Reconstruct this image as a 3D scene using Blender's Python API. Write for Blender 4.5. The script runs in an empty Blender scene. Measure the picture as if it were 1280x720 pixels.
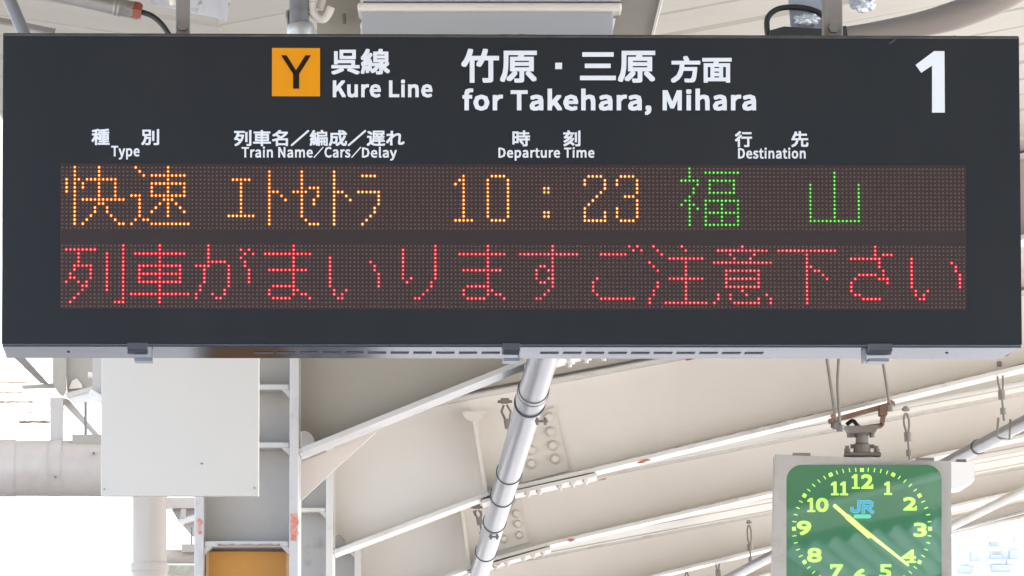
import bpy, bmesh, math, random
from mathutils import Vector, Matrix
random.seed(7)
C = bpy.context.scene
COL = C.collection
# ------------------------------------------------------------------ camera, world, sun, exposure
F = 8420.0                       # focal length in photograph pixels
CAMZ = 1.6
PITCH = math.atan((1180 - 360) / F)
cd = bpy.data.cameras.new('camera'); cam = bpy.data.objects.new('camera', cd); COL.objects.link(cam)
cam.location = (0, 0, CAMZ); cam.rotation_euler = (math.pi / 2 + PITCH, 0, 0)
cd.sensor_width = 36; cd.lens = F / 1280 * 36; cd.clip_start = .1; cd.clip_end = 5000
C.camera = cam
EXPO = 2.68
W = bpy.data.worlds.new('World'); C.world = W; W.use_nodes = True
nt = W.node_tree; bg = nt.nodes['Background']; sk = nt.nodes.new('ShaderNodeTexSky')
SUN_EL, SUN_AZ = math.radians(62), math.radians(58)      # azimuth from +Y towards +X
sk.sky_type = 'NISHITA'; sk.sun_disc = False; sk.sun_elevation = SUN_EL; sk.sun_rotation = SUN_AZ
sk.dust_density = 2.5
nt.links.new(sk.outputs[0], bg.inputs[0]); bg.inputs[1].default_value = .13
sd = bpy.data.lights.new('sun', 'SUN'); sd.energy = 3.6; sd.angle = math.radians(.5); sd.color = (1, .97, .93)
sun = bpy.data.objects.new('sun', sd); COL.objects.link(sun)
sv = Vector((math.sin(SUN_AZ) * math.cos(SUN_EL), math.cos(SUN_AZ) * math.cos(SUN_EL), math.sin(SUN_EL)))
sun.rotation_euler = sv.to_track_quat('Z', 'Y').to_euler(); sun.location = (0, 0, 30)
C.view_settings.view_transform = 'Standard'; C.view_settings.look = 'None'
C.view_settings.exposure = EXPO; C.view_settings.gamma = 1
C.cycles.max_bounces = 10; C.cycles.diffuse_bounces = 6; C.cycles.caustics_reflective = False
K = 2 ** EXPO                    # lamps are set relative to the exposure

# ------------------------------------------------------------------ helpers
CP, SP = math.cos(PITCH), math.sin(PITCH)
def ray(px, py):
    x, u = (px - 640) / F, (360 - py) / F
    return Vector((x, CP - SP * u, SP + CP * u))
def P(px, py, Y):                # a point of the place at distance Y
    d = ray(px, py)
    return Vector((0, 0, CAMZ)) + d * (Y / d.y)

def lin(r, g, b):
    f = lambda c: (c / 255 / 12.92) if c / 255 <= .04045 else ((c / 255 + .055) / 1.055) ** 2.4
    return (f(r), f(g), f(b), 1)

def mat(name, col, rough=.5, metal=0, dirt=0, dcol=(.25, .2, .15, 1), scale=6, bump=0, emit=None, estr=0, spec=.5, dlo=.5, dhi=.75, streak=None):
    m = bpy.data.materials.new(name); m.use_nodes = True
    n = m.node_tree.nodes; l = m.node_tree.links; b = n['Principled BSDF']
    col = tuple(col[:3]) + (1,)
    b.inputs['Base Color'].default_value = col; b.inputs['Roughness'].default_value = rough
    b.inputs['Metallic'].default_value = metal; b.inputs['Specular IOR Level'].default_value = spec
    tc = n.new('ShaderNodeTexCoord')
    if dirt or bump:
        mp = n.new('ShaderNodeMapping'); l.new(tc.outputs['Object'], mp.inputs[0])
        if streak: mp.inputs['Scale'].default_value = streak
        nz = n.new('ShaderNodeTexNoise'); nz.inputs['Scale'].default_value = scale; nz.inputs['Detail'].default_value = 7
        nz.inputs['Roughness'].default_value = .62
        l.new(mp.outputs[0], nz.inputs[0])
    if dirt:
        mr = n.new('ShaderNodeMapRange'); mr.inputs['From Min'].default_value = dlo; mr.inputs['From Max'].default_value = dhi
        mr.inputs['To Max'].default_value = dirt; l.new(nz.outputs[0], mr.inputs[0])
        mx = n.new('ShaderNodeMix'); mx.data_type = 'RGBA'
        mx.inputs[6].default_value = col; mx.inputs[7].default_value = dcol
        l.new(mr.outputs[0], mx.inputs[0]); l.new(mx.outputs[2], b.inputs['Base Color'])
    if bump:
        bp = n.new('ShaderNodeBump'); bp.inputs['Strength'].default_value = bump; bp.inputs['Distance'].default_value = .004
        l.new(nz.outputs[0], bp.inputs['Height']); l.new(bp.outputs[0], b.inputs['Normal'])
    if emit:
        b.inputs['Emission Color'].default_value = tuple(emit[:3]) + (1,); b.inputs['Emission Strength'].default_value = estr
    return m

ORG = {}
def tag(o, label=None, cat=None, group=None, kind=None):
    if label: o['label'] = label
    if cat: o['category'] = cat
    if group: o['group'] = group
    if kind: o['kind'] = kind
    return o
def thing(name, label, cat, loc=(0, 0, 0), group=None):
    o = bpy.data.objects.new(name, None); COL.objects.link(o); o.location = loc; o.empty_display_size = .1
    ORG[o.name] = Vector(loc)
    return tag(o, label, cat, group)
def obj(name, bm, m, parent=None, local=False, smooth=False, label=None):
    bmesh.ops.recalc_face_normals(bm, faces=bm.faces)
    if parent is not None and not local:
        bmesh.ops.translate(bm, verts=bm.verts, vec=-ORG[parent.name])
    me = bpy.data.meshes.new(name); bm.to_mesh(me); bm.free()
    if m: me.materials.append(m)
    if smooth:
        for p in me.polygons: p.use_smooth = True
    o = bpy.data.objects.new(name, me); COL.objects.link(o)
    if parent is not None: o.parent = parent; ORG[o.name] = ORG.get(parent.name, Vector())
    else: ORG[o.name] = Vector()
    if label: o['label'] = label
    return o
def smooth_angle(o, a=40):
    me = o.data
    for p in me.polygons: p.use_smooth = True
    bm = bmesh.new(); bm.from_mesh(me)
    for e in bm.edges:
        if len(e.link_faces) == 2 and e.calc_face_angle(0) > math.radians(a): e.smooth = False
    bm.to_mesh(me); bm.free()
def NB(): return bmesh.new()
def box(bm, a, b, bev=0):
    x0, y0, z0 = [min(a[i], b[i]) for i in range(3)]; x1, y1, z1 = [max(a[i], b[i]) for i in range(3)]
    v = [bm.verts.new(p) for p in ((x0,y0,z0),(x1,y0,z0),(x1,y1,z0),(x0,y1,z0),(x0,y0,z1),(x1,y0,z1),(x1,y1,z1),(x0,y1,z1))]
    fs = [bm.faces.new([v[i] for i in q]) for q in ((0,3,2,1),(4,5,6,7),(0,1,5,4),(1,2,6,5),(2,3,7,6),(3,0,4,7))]
    if bev:
        es = list({e for f in fs for e in f.edges})
        bmesh.ops.bevel(bm, geom=es, offset=bev, segments=2, affect='EDGES', profile=.5)
    return bm
def prism(bm, pts, depth):       # polygon pushed back along a vector
    depth = Vector(depth)
    a = [bm.verts.new(p) for p in pts]; b = [bm.verts.new(Vector(p) + depth) for p in pts]
    caps = [bm.faces.new(a), bm.faces.new(b[::-1])]
    n = len(pts)
    for i in range(n): bm.faces.new((a[i], b[i], b[(i+1) % n], a[(i+1) % n]))
    if n > 4:
        for f in caps: f.normal_update()
        bmesh.ops.triangulate(bm, faces=caps, ngon_method='EAR_CLIP')
    return bm
def pprism(bm, pix, Y, depth):   # polygon given in picture pixels on the upright plane at Y
    return prism(bm, [P(x, y, Y) for x, y in pix], (0, depth, 0))
def frame_at(t):
    t = t.normalized(); u = Vector((0, 0, 1)) if abs(t.z) < .9 else Vector((0, 1, 0))
    a = t.cross(u).normalized(); return a, t.cross(a).normalized()
def tube(bm, pts, r, seg=12, cap=True):
    pts = [Vector(p) for p in pts]; rs = r if isinstance(r, (list, tuple)) else [r] * len(pts)
    rings = []; a = None
    for i, p in enumerate(pts):
        t = (pts[min(i+1, len(pts)-1)] - pts[max(i-1, 0)]).normalized()
        if a is None: a, b = frame_at(t)
        else:
            a = (a - t * a.dot(t)).normalized(); b = t.cross(a)
        rings.append([bm.verts.new(p + (a * math.cos(k*2*math.pi/seg) + b * math.sin(k*2*math.pi/seg)) * rs[i]) for k in range(seg)])
    for i in range(len(rings)-1):
        for k in range(seg):
            bm.faces.new((rings[i][k], rings[i][(k+1) % seg], rings[i+1][(k+1) % seg], rings[i+1][k]))
    if cap: bm.faces.new(rings[0][::-1]); bm.faces.new(rings[-1])
    return bm
def bar(bm, p, q, w, h, up=(0, 0, 1)):   # rectangular bar from p to q
    p, q = Vector(p), Vector(q); t = (q - p).normalized(); s = t.cross(Vector(up)).normalized(); u = s.cross(t).normalized()
    v = []
    for c in (p, q):
        for i, j in ((-1,-1),(1,-1),(1,1),(-1,1)): v.append(bm.verts.new(c + s*i*w/2 + u*j*h/2))
    for q4 in ((3,2,1,0),(4,5,6,7),(0,1,5,4),(1,2,6,5),(2,3,7,6),(3,0,4,7)): bm.faces.new([v[i] for i in q4])
    return bm
def spline(pts, n=8):            # Catmull-Rom
    pts = [Vector(p) for p in pts]; out = []
    q = [pts[0]*2-pts[1]] + pts + [pts[-1]*2-pts[-2]]
    for i in range(1, len(q)-2):
        for k in range(n):
            t = k/n
            out.append(.5*((2*q[i]) + (-q[i-1]+q[i+1])*t + (2*q[i-1]-5*q[i]+4*q[i+1]-q[i+2])*t*t + (-q[i-1]+3*q[i]-3*q[i+1]+q[i+2])*t**3))
    return out + [pts[-1]]
def disc(bm, c, r, seg=6, n=Vector((0, -1, 0)), rz=0, asp=1):
    vs = [bm.verts.new((c[0] + r*math.cos(k*2*math.pi/seg+rz), c[1], c[2] + asp*r*math.sin(k*2*math.pi/seg+rz))) for k in range(seg)]
    return bm.faces.new(vs)
def dup(root, delta, label=None):
    r = root.copy(); COL.objects.link(r); r.location = root.location + Vector(delta)
    if label: r['label'] = label
    for ch in list(root.children):
        c = ch.copy(); COL.objects.link(c); c.parent = r
        for g in list(ch.children):
            d = g.copy(); COL.objects.link(d); d.parent = c
    return r

# ------------------------------------------------------------------ materials
CREAM = (.72, .67, .61)
M = dict(
    grime=mat('grime_and_shade', (.20, .155, .12), .8, dirt=.9, dcol=(.36, .29, .23, 1), scale=14, dlo=.4, dhi=.65),  # grime; on the rafter seams it also stands for contact shadow
    oldpipe=mat('weathered_conduit', (.28, .265, .24), .4, .4, dirt=.8, dcol=(.16, .13, .10, 1), scale=18, bump=.15),
    hang=mat('dull_steel', (.24, .22, .195), .5, .3, dirt=.6, dcol=(.16, .12, .08, 1), scale=30),
    fitting=mat('fitting_grey', (.37, .38, .40), .35, dirt=.5, dcol=(.36, .36, .37, 1), scale=4, bump=.05),
    cream=mat('cream_paint', CREAM, .42, dirt=.35, dcol=(.5, .44, .35, 1), scale=5, bump=.05, dlo=.45, dhi=.8),
    cream_web=mat('cream_web_paint', (.77, .72, .665), .5, dirt=.4, dcol=(.62, .565, .50, 1), scale=1.6, bump=.04, dlo=.42, dhi=.75),
    white_flange=mat('white_flange_paint', (.68, .65, .61), .35, dirt=.8, dcol=(.5, .42, .34, 1), scale=9, bump=.08, dlo=.56, dhi=.72),
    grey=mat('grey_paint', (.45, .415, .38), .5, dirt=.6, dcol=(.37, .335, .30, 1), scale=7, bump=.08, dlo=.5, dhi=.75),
    taupe=mat('taupe_paint_and_shade', (.35, .315, .265), .5, dirt=.5, dcol=(.29, .26, .22, 1), scale=2.5, bump=.06, dlo=.45, dhi=.75),  # taupe steel; on the nearest rafter the tone carries painted shade
    gflange=mat('pale_grey_paint', (.50, .48, .46), .4, dirt=.7, dcol=(.35, .3, .26, 1), scale=12, bump=.08, dlo=.56, dhi=.7),
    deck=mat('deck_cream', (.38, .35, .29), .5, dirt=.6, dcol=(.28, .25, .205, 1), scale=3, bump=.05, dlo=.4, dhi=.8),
    galv=mat('galvanised', (.55, .56, .57), .38, .55, dirt=.6, dcol=(.33, .33, .33, 1), scale=25, bump=.1),
    galv_dark=mat('weathered_steel', (.2, .18, .165), .5, .4, dirt=.7, dcol=(.2, .12, .07, 1), scale=30, bump=.2),
    pvc=mat('grey_white_pipe', (.175, .18, .192), .32, dirt=.5, dcol=(.11, .113, .12, 1), scale=18, bump=.08, streak=(1, .25, 1)),
    duct=mat('duct_paint', (.50, .45, .41), .4, dirt=.5, dcol=(.36, .30, .26, 1), scale=5, bump=.08),
    rubber=mat('black_rubber', (.012, .012, .012), .45),
    band=mat('dark_band', (.10, .095, .10), .4, .3),
    rust=mat('rust', (.18, .10, .065), .75, dirt=.8, dcol=(.30, .21, .15, 1), scale=25, bump=.3),
    redlead=mat('red_lead_primer', (.58, .17, .115), .6, dirt=.7, dcol=(.6, .35, .28, 1), scale=60, bump=.2, dlo=.45, dhi=.6),
    orange_gland=mat('orange_gland', (.24, .065, .035), .45, dirt=.4, dcol=(.2, .06, .03, 1), scale=40),
    orange_panel=mat('orange_panel', (.50, .215, .02), .45, dirt=.6, dcol=(.34, .16, .035, 1), scale=4, dlo=.45, dhi=.75),
    orange_edge=mat('worn_orange_edge', (.60, .36, .13), .5, dirt=.8, dcol=(.5, .4, .25, 1), scale=50, dlo=.45, dhi=.6),
    board_white=mat('white_board', (.525, .488, .435), .4, dirt=.5, dcol=(.48, .445, .40, 1), scale=2.2, bump=.03, dlo=.4, dhi=.8),
    screw=mat('screw', (.2, .2, .2), .35, .8),
    casing=mat('charcoal_casing', (.0100, .0122, .0154), .42, dirt=.5, dcol=(.0175, .0185, .020, 1), scale=5, bump=.06, spec=.2, streak=(1, 1, .35)),
    dust=mat('dusty_edge', (.05, .047, .042), .8, dirt=.9, dcol=(.10, .09, .075, 1), scale=30, bump=.3, dlo=.4, dhi=.7),
    silver=mat('brushed_aluminium', (.115, .13, .16), .17, 1, dirt=.4, dcol=(.09, .10, .125, 1), scale=8, bump=.03),
    slot=mat('slot_dark', (.02, .02, .03), .6),
    latch=mat('latch_metal', (.055, .06, .072), .35, .6, dirt=.4, dcol=(.1, .1, .1, 1), scale=40),
    letter=mat('white_lettering', (.62, .64, .68), .5),
    badge=mat('orange_badge', (.60, .235, .006), .5, dirt=.3, dcol=(.55, .21, .006, 1), scale=20, spec=.1),
    badge_ink=mat('badge_ink', (.012, .007, .005), .5, spec=.1),
    window=mat('display_window', (.028, .0195, .0200), .38, dirt=.5, dcol=(.024, .019, .0195, 1), scale=6, spec=.2),
    ledpanel=mat('led_panel', (.036, .0195, .0185), .45, dirt=.6, dcol=(.028, .019, .017, 1), scale=5, spec=.2, dlo=.4, dhi=.7),
    led_off=mat('led_unlit', (.098, .068, .062), .3, dirt=.6, dcol=(.06, .045, .043, 1), scale=90, spec=.3),
    clockcase=mat('clock_case', (.42, .40, .385), .42, dirt=.7, dcol=(.33, .28, .24, 1), scale=14, bump=.08),
    dial=mat('green_dial', (.018, .105, .048), .5, emit=(.022, .14, .058), estr=.2),
    numeral=mat('luminous_numeral', (.45, .8, .12), .5, emit=(.50, 1, .13), estr=.24),
    hand=mat('luminous_hand', (.6, .8, .25), .5, emit=(.72, 1, .22), estr=.24),
    logo=mat('logo_blue', (.02, .25, .6), .5, emit=(.03, .34, .8), estr=.15),
    logo_rim=mat('logo_rim_cyan', (.1, .6, .5), .5, emit=(.1, .8, .5), estr=.14),
    white_box=mat('white_box', (.8, .8, .8), .4),
    plastic=mat('crumpled_clear_plastic', (.55, .58, .62), .12, .3, dirt=.6, dcol=(.3, .33, .36, 1), scale=30, bump=.8),
    concrete=mat('platform_concrete', (.36, .35, .34), .8, dirt=.6, dcol=(.3, .29, .28, 1), scale=1.5, bump=.2),
    ballast=mat('ballast', (.29, .275, .255), .9, dirt=.8, dcol=(.23, .22, .20, 1), scale=4, bump=.4),
    facade=mat('pale_facade', (.62, .62, .63), .6, dirt=.3, dcol=(.44, .46, .5, 1), scale=.3),
    bluepane=mat('pale_blue_glass', (.46, .49, .54), .5),
)
def led(name, core, k):
    m = mat(name, (.01, .005, .005), .4, spec=.1, emit=core, estr=k / K)
    n = m.node_tree.nodes; l = m.node_tree.links; tc = n.new('ShaderNodeTexCoord'); nz = n.new('ShaderNodeTexNoise'); mr = n.new('ShaderNodeMapRange')
    nz.inputs['Scale'].default_value = 70; l.new(tc.outputs['Object'], nz.inputs[0]); l.new(nz.outputs[0], mr.inputs[0])
    mr.inputs['From Min'].default_value = .3; mr.inputs['From Max'].default_value = .7; mr.inputs['To Min'].default_value = .72 * k / K; mr.inputs['To Max'].default_value = 1.22 * k / K
    l.new(mr.outputs[0], n['Principled BSDF'].inputs['Emission Strength']); return m
M['o_core'] = led('led_orange_core', (1, .72, .22), 1.9); M['o_rim'] = led('led_orange_halo', (.60, .085, .003), 1)
M['r_core'] = led('led_red_core', (1, .25, .28), 1.6); M['r_rim'] = led('led_red_halo', (.66, .005, .018), 1)
M['g_core'] = led('led_green_core', (.34, 1, .24), 1.15); M['g_rim'] = led('led_green_halo', (.006, .20, .004), 1)
M['silver'].node_tree.nodes['Principled BSDF'].inputs['Specular Tint'].default_value = (.12, .14, .175, 1)
M['pvc'].node_tree.nodes['Principled BSDF'].inputs['Specular IOR Level'].default_value = .25
# clock glass: clear with a mirror sheen
g = bpy.data.materials.new('clock_glass'); g.use_nodes = True; n = g.node_tree.nodes; l = g.node_tree.links
n.remove(n['Principled BSDF']); tr = n.new('ShaderNodeBsdfTransparent'); gl = n.new('ShaderNodeBsdfGlossy'); gl.inputs['Roughness'].default_value = .02
gl.inputs['Color'].default_value = (.9, .95, 1, 1)
mx = n.new('ShaderNodeMixShader'); fr = n.new('ShaderNodeFresnel'); fr.inputs[0].default_value = 1.95
l.new(fr.outputs[0], mx.inputs[0]); l.new(tr.outputs[0], mx.inputs[1]); l.new(gl.outputs[0], mx.inputs[2]); l.new(mx.outputs[0], n['Material Output'].inputs[0])
M['glass'] = g

# ------------------------------------------------------------------ ground and platform
bm = NB(); s = 2500
bm.faces.new([bm.verts.new(p) for p in ((-s, -s, -1.1), (s, -s, -1.1), (s, s, -1.1), (-s, s, -1.1))])
tag(obj('ground', bm, M['ballast']), kind='structure')
bm = NB(); box(bm, (-3.0, -40, -1.098), (3.2, 60, 0), .02)
tag(obj('platform', bm, M['concrete']), kind='structure')

# ------------------------------------------------------------------ canopy deck (butterfly roof, valley over the columns)
VX = -.5; ZR = lambda X: 3.262 + .188 * X if X >= VX else 3.168 + .15 * (VX - X)
roof = thing('canopy_roof', 'cream panelled underside of the platform canopy, sloping up to both sides', 'canopy', (VX, 0, 3.168))
PW = .305
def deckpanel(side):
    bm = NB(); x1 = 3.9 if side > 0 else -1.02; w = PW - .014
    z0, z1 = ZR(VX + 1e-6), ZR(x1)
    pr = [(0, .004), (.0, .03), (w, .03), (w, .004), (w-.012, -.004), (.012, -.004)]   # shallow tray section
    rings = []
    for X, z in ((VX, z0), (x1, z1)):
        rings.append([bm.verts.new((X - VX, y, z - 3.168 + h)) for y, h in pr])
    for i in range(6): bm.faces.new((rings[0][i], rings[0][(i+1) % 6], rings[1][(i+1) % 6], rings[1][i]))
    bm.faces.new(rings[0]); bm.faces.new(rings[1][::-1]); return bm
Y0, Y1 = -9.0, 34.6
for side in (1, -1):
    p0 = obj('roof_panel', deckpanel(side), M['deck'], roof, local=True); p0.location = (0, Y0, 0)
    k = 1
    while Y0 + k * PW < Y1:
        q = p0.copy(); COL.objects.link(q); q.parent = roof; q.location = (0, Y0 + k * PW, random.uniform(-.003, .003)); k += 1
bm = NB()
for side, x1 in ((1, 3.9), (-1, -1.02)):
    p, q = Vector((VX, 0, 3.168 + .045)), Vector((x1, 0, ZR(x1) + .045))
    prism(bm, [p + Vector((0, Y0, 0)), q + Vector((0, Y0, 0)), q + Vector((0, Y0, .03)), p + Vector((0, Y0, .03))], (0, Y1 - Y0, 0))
obj('overhead_sheet', bm, M['deck'], roof)

# ------------------------------------------------------------------ rafters
def flange(bm, pix, Y, wid, th, up=1):
    """a plate following a picture polyline, wid deep in Y, th thick above the line"""
    pts = [P(x, y, Y) for x, y in pix]
    for i in range(len(pts) - 1):
        a, b = pts[i], pts[i+1]; t = (b - a).normalized(); nrm = Vector((-t.z, 0, t.x)) * up
        if nrm.z * up < 0: nrm = -nrm
        prism(bm, [a - Vector((0, wid/2, 0)), b - Vector((0, wid/2, 0)), b + nrm * th - Vector((0, wid/2, 0)), a + nrm * th - Vector((0, wid/2, 0))], (0, wid, 0))
def ln(p, x):                    # y at x on a polyline of pixels
    for a, b in zip(p, p[1:]):
        if x <= b[0]: break
    return a[1] + (b[1] - a[1]) * (x - a[0]) / (b[0] - a[0])
def hexbolt(bm, c, r, h):
    vs = [bm.verts.new((c.x + r*math.cos(k*math.pi/3), c.y + r*math.sin(k*math.pi/3), c.z)) for k in range(6)]
    v2 = [bm.verts.new((v.co.x, v.co.y, c.z - h)) for v in vs]
    bm.faces.new(v2)
    for k in range(6): bm.faces.new((vs[k], vs[(k+1) % 6], v2[(k+1) % 6], v2[k]))
def rafter(label, Y, top, bot, webm, flm, notch=True, flw=.2, topw=.09):
    o = P(*bot[0], Y)
    t = thing('rafter', label, 'roof beam', o, 'tapered I-beam rafters of the right wing')
    # web with a half-round cope where it meets the column
    poly = []
    x0, yb = bot[0]
    if notch:
        r = .03 * F / Y
        poly += [(x0, yb - 2*r)] + [(x0 + r*math.sin(a)*1.1, yb - r - 2 + r*math.cos(a)) for a in [math.pi*(.1*i) for i in range(9, 0, -1)]]
        poly += [(x0 + 2, yb - 2)]
    else: poly += [(x0, yb)]
    poly += [(x, y - 2) for x, y in bot[1:]]
    poly += [(bot[-1][0], ln(top, bot[-1][0]))] + [(x, y) for x, y in reversed(top) if x0 < x < bot[-1][0]] + [(x0, ln(top, x0))]
    bm = NB(); pprism(bm, poly, Y - .004, .008)
    obj('web', bm, webm, t)
    bm = NB(); flange(bm, bot, Y, flw, .012); obj('bottom_flange', bm, flm, t)
    bm = NB(); flange(bm, top, Y, topw, .010); obj('top_flange', bm, flm, t)
    # grime, rust and painted contact shadow along the seam of web and lower flange
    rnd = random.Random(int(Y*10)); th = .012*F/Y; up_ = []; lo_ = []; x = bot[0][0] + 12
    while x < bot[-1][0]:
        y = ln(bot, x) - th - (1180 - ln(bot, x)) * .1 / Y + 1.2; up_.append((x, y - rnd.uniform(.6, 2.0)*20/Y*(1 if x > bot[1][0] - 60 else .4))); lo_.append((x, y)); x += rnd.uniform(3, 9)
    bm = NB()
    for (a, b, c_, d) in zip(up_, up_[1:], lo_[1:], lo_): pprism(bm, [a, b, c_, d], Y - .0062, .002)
    bmesh.ops.remove_doubles(bm, verts=bm.verts, dist=1e-5); obj('grime_shade_seam', bm, M['grime'], t)
    return t

PA = M['white_flange']
# polylines in picture pixels on each rafter's own upright plane
R1t = [(376, 377), (527, 341), (952, 261), (1500, 160)]; R1b = [(376, 571), (655, 459), (720, 440), (1500, 250)]
R2t = [(419, 532), (540, 509), (880, 445), (1500, 328)]; R2b = [(419, 695), (612, 622), (745, 592), (1500, 410)]
R3t = [(440, 658), (745, 598), (1280, 494), (1500, 452)]; R3b = [(452, 764), (610, 705), (690, 683), (970, 618), (1500, 500)]
R4t = [(470, 738), (720, 690), (970, 642), (1500, 545)]; R4b = [(474, 812), (700, 752), (970, 686), (1500, 566)]
R5t = [(490, 790), (970, 690), (1500, 585)]; R5b = [(492, 850), (640, 800), (970, 718), (1500, 600)]
r1 = rafter('taupe rafter nearest the board, running up behind its lower edge', 16, R1t, R1b, M['taupe'], M['gflange'])  # web coloured taupe to hold the deeper shade on this beam
r2 = rafter('cream rafter with the bolted splice, second from the board', 20, R2t, R2b, M['cream_web'], PA)
r3 = rafter('cream rafter passing behind the top of the clock', 24, R3t, R3b, M['cream_web'], PA)
r4 = rafter('cream rafter passing behind the middle of the clock', 28, R4t, R4b, M['cream_web'], PA)
r5 = rafter('farthest thin cream rafter at the lower right', 31.5, R5t, R5b, M['cream_web'], PA, notch=False)

# splice plates with bolts on the webs, bolt heads under the flanges, stiffeners
def splice(par, Y, plate, bolts, fl, under, stiff, br):
    bm = NB(); pprism(bm, plate, Y - .016, .010); sp = obj('splice_plate', bm, M['cream'], par)
    for (x, y) in bolts:
        c = P(x, y, Y - .017); bm = NB()
        tube(bm, [c, c - Vector((0, .006, 0)), c - Vector((0, .017, 0))], [br*1.25, br*1.2, br*.72], 12); b = obj('bolt', bm, M['cream'], sp); smooth_angle(b, 35)
    bm = NB(); flange(bm, fl, Y, .215, .010, -1)
    fp = obj('flange_plate', bm, M['cream'], par)
    for (x, y) in under:
        for dy in (-.07,):
            c = P(x, y, Y); c.y += dy; bm = NB(); hexbolt(bm, c + Vector((0, 0, .002)), .011, .010); tube(bm, [c + Vector((0, 0, -.006)), c + Vector((0, 0, -.014))], .0055, 6)
            obj('bolt', bm, M['cream'], fp)
    if stiff:
        bm = NB(); a, b = [P(x, y, Y) for x, y in stiff]; d = (b - a).normalized(); sx = Vector((.006, 0, 0))
        prism(bm, [a - sx - Vector((0, .095, 0)), a + sx - Vector((0, .095, 0)), b + sx - Vector((0, .095, 0)), b - sx - Vector((0, .095, 0))], (0, .085, 0))
        obj('stiffener', bm, M['cream'], par)
splice(r2, 20, [(655, 524), (694, 508), (711, 588), (652, 604)],
       [(686, 522), (688, 540), (691, 557), (694, 574), (664, 580), (660, 528), (662, 546), (664, 563)],
       [(602, 628), (640, 617), (745, 594)], [(x, ln([(602, 628), (640, 617), (745, 594)], x) + 5) for x in (660, 674, 700, 716, 732)], [(591, 512), (608, 622)], .013)
splice(r3, 24, [(640, 634), (651, 617), (661, 678), (618, 690)], [(645, 642), (647, 655), (649, 669), (630, 674)],
       [(585, 716), (625, 703), (688, 685)], [(x, ln([(585, 716), (625, 703), (688, 685)], x) + 4) for x in (620, 634, 655, 667, 679)], [(577, 630), (587, 712)], .012)
splice(r1, 16, [(690, 360), (735, 352), (750, 432), (700, 444)], [(722, 372), (726, 400), (730, 420)],
       [(655, 461), (722, 442), (800, 423)], [], None, .015)
for (x, y) in ((712, 457), (733, 452), (755, 449), (788, 446)):           # bolt heads of the near splice, seen just below the board
    c = P(x, y - 9, 16)
    for dy in (-.07, .07):
        bm = NB(); hexbolt(bm, c + Vector((0, dy, .002)), .013, .010); tube(bm, [c + Vector((0, dy, 0)), c + Vector((0, dy, -.015))], .006, 6); obj('bolt', bm, M['cream'], r1)
# half-round cope washers above the stiffener of the second rafter
bm = NB(); pts = [P(578 + 14 - 14*math.cos(a), 514 + 13*math.sin(a), 19.9) for a in [math.pi*i/12 for i in range(13)]]
prism(bm, pts, (0, .01, 0)); obj('cope_plate', bm, M['cream'], r2)
# red primer showing through where paint has flaked, thin patches lying on the flanges
def patch(par, pix, Y):
    bm = NB(); pprism(bm, pix, Y - .1035, .003); obj('paint_flake', bm, M['redlead'], par)
def flake(par, x, y, w, h, Y, slope, seed):
    rnd = random.Random(seed); N = 14
    pts = []
    for i in range(N):
        a = i * 2 * math.pi / N; r = rnd.uniform(.6, 1.15)
        pts.append((x + w*r*math.cos(a), y + h*r*math.sin(a) + slope*w*r*math.cos(a)))
    patch(par, pts, Y)
flake(r2, 866, 447.5, 9, 2.2, 20, -.22, 1); flake(r2, 806, 576, 7, 2.4, 20, -.24, 2); flake(r2, 1040, 520, 3, 2.5, 20, -.24, 3)
flake(r2, 860, 449, 4, 2, 20, -.3, 11); flake(r2, 800, 578, 4, 1.6, 20, -.2, 12)
flake(r3, 754, 599, 6, 1.4, 24, -.2, 4); flake(r3, 714, 675, 5, 2, 24, -.2, 5); flake(r3, 1238, 556, 6, 1.5, 24, -.2, 6); flake(r3, 622, 705, 4, 2, 24, -.2, 13)

# gusset under the first rafter
bm = NB(); pprism(bm, [(376, 578), (470, 540), (376, 626)], 16.0, .012)
obj('gusset', bm, mat('peach_primer', (.66, .58, .52), .5, dirt=.4, dcol=(.56, .49, .44, 1), scale=4), r1)

# left wing rafters: short I-beams rising to the left, behind the white board
def lrafter(label, Y, zb):
    t = thing('rafter', label, 'roof beam', (VX - .25, Y, 3.1), 'I-beam rafters of the left wing')
    a = VX - .27; xe = -1.0
    za, ze = ZR(a - 1e-3) - .02, ZR(xe) - .02
    bm = NB(); prism(bm, [Vector((a, Y-.004, za - zb)), Vector((a, Y-.004, za)), Vector((xe, Y-.004, ze)), Vector((xe, Y-.004, ze - .32))], (0, .008, 0)); obj('web', bm, M['grey'], t)
    bm = NB(); bar(bm, (a, Y, za - zb), (xe, Y, ze - .32), .2, .012); obj('bottom_flange', bm, PA, t)
    bm = NB(); bar(bm, (a, Y, za), (xe, Y, ze), .2, .012); obj('top_flange', bm, PA, t)
for Y, w in ((16, 'first column'),):
    lrafter('left wing rafter rising leftward from the %s, partly hidden by the white board' % w, Y, .42)
# unseen corrugated sheet added under the near roof for its streaks in the clock glass
t = thing('added_corrugated_sheet', 'pale blue corrugated sheet added out of view under the near roof, mirrored in the clock glass', 'reflected sheet', (.1, 0, 3.2))
bm = NB(); n_ = 120; pr_ = []
for i in range(n_ + 1):
    X = .14 + .90*i/n_; pr_.append((X, ZR(X) - .052 + .016*math.sin(X*2*math.pi/.085)))
r0 = [bm.verts.new((x, -5, z)) for x, z in pr_]; r1_ = [bm.verts.new((x, 11.5, z)) for x, z in pr_]
for i in range(n_): bm.faces.new((r0[i], r0[i+1], r1_[i+1], r1_[i]))
bmesh.ops.solidify(bm, geom=list(bm.faces), thickness=.004)
obj('sheet', bm, mat('pale_blue_sheet', (.72, .82, .88), .4, dirt=.5, dcol=(.55, .62, .66, 1), scale=4), t)
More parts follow.
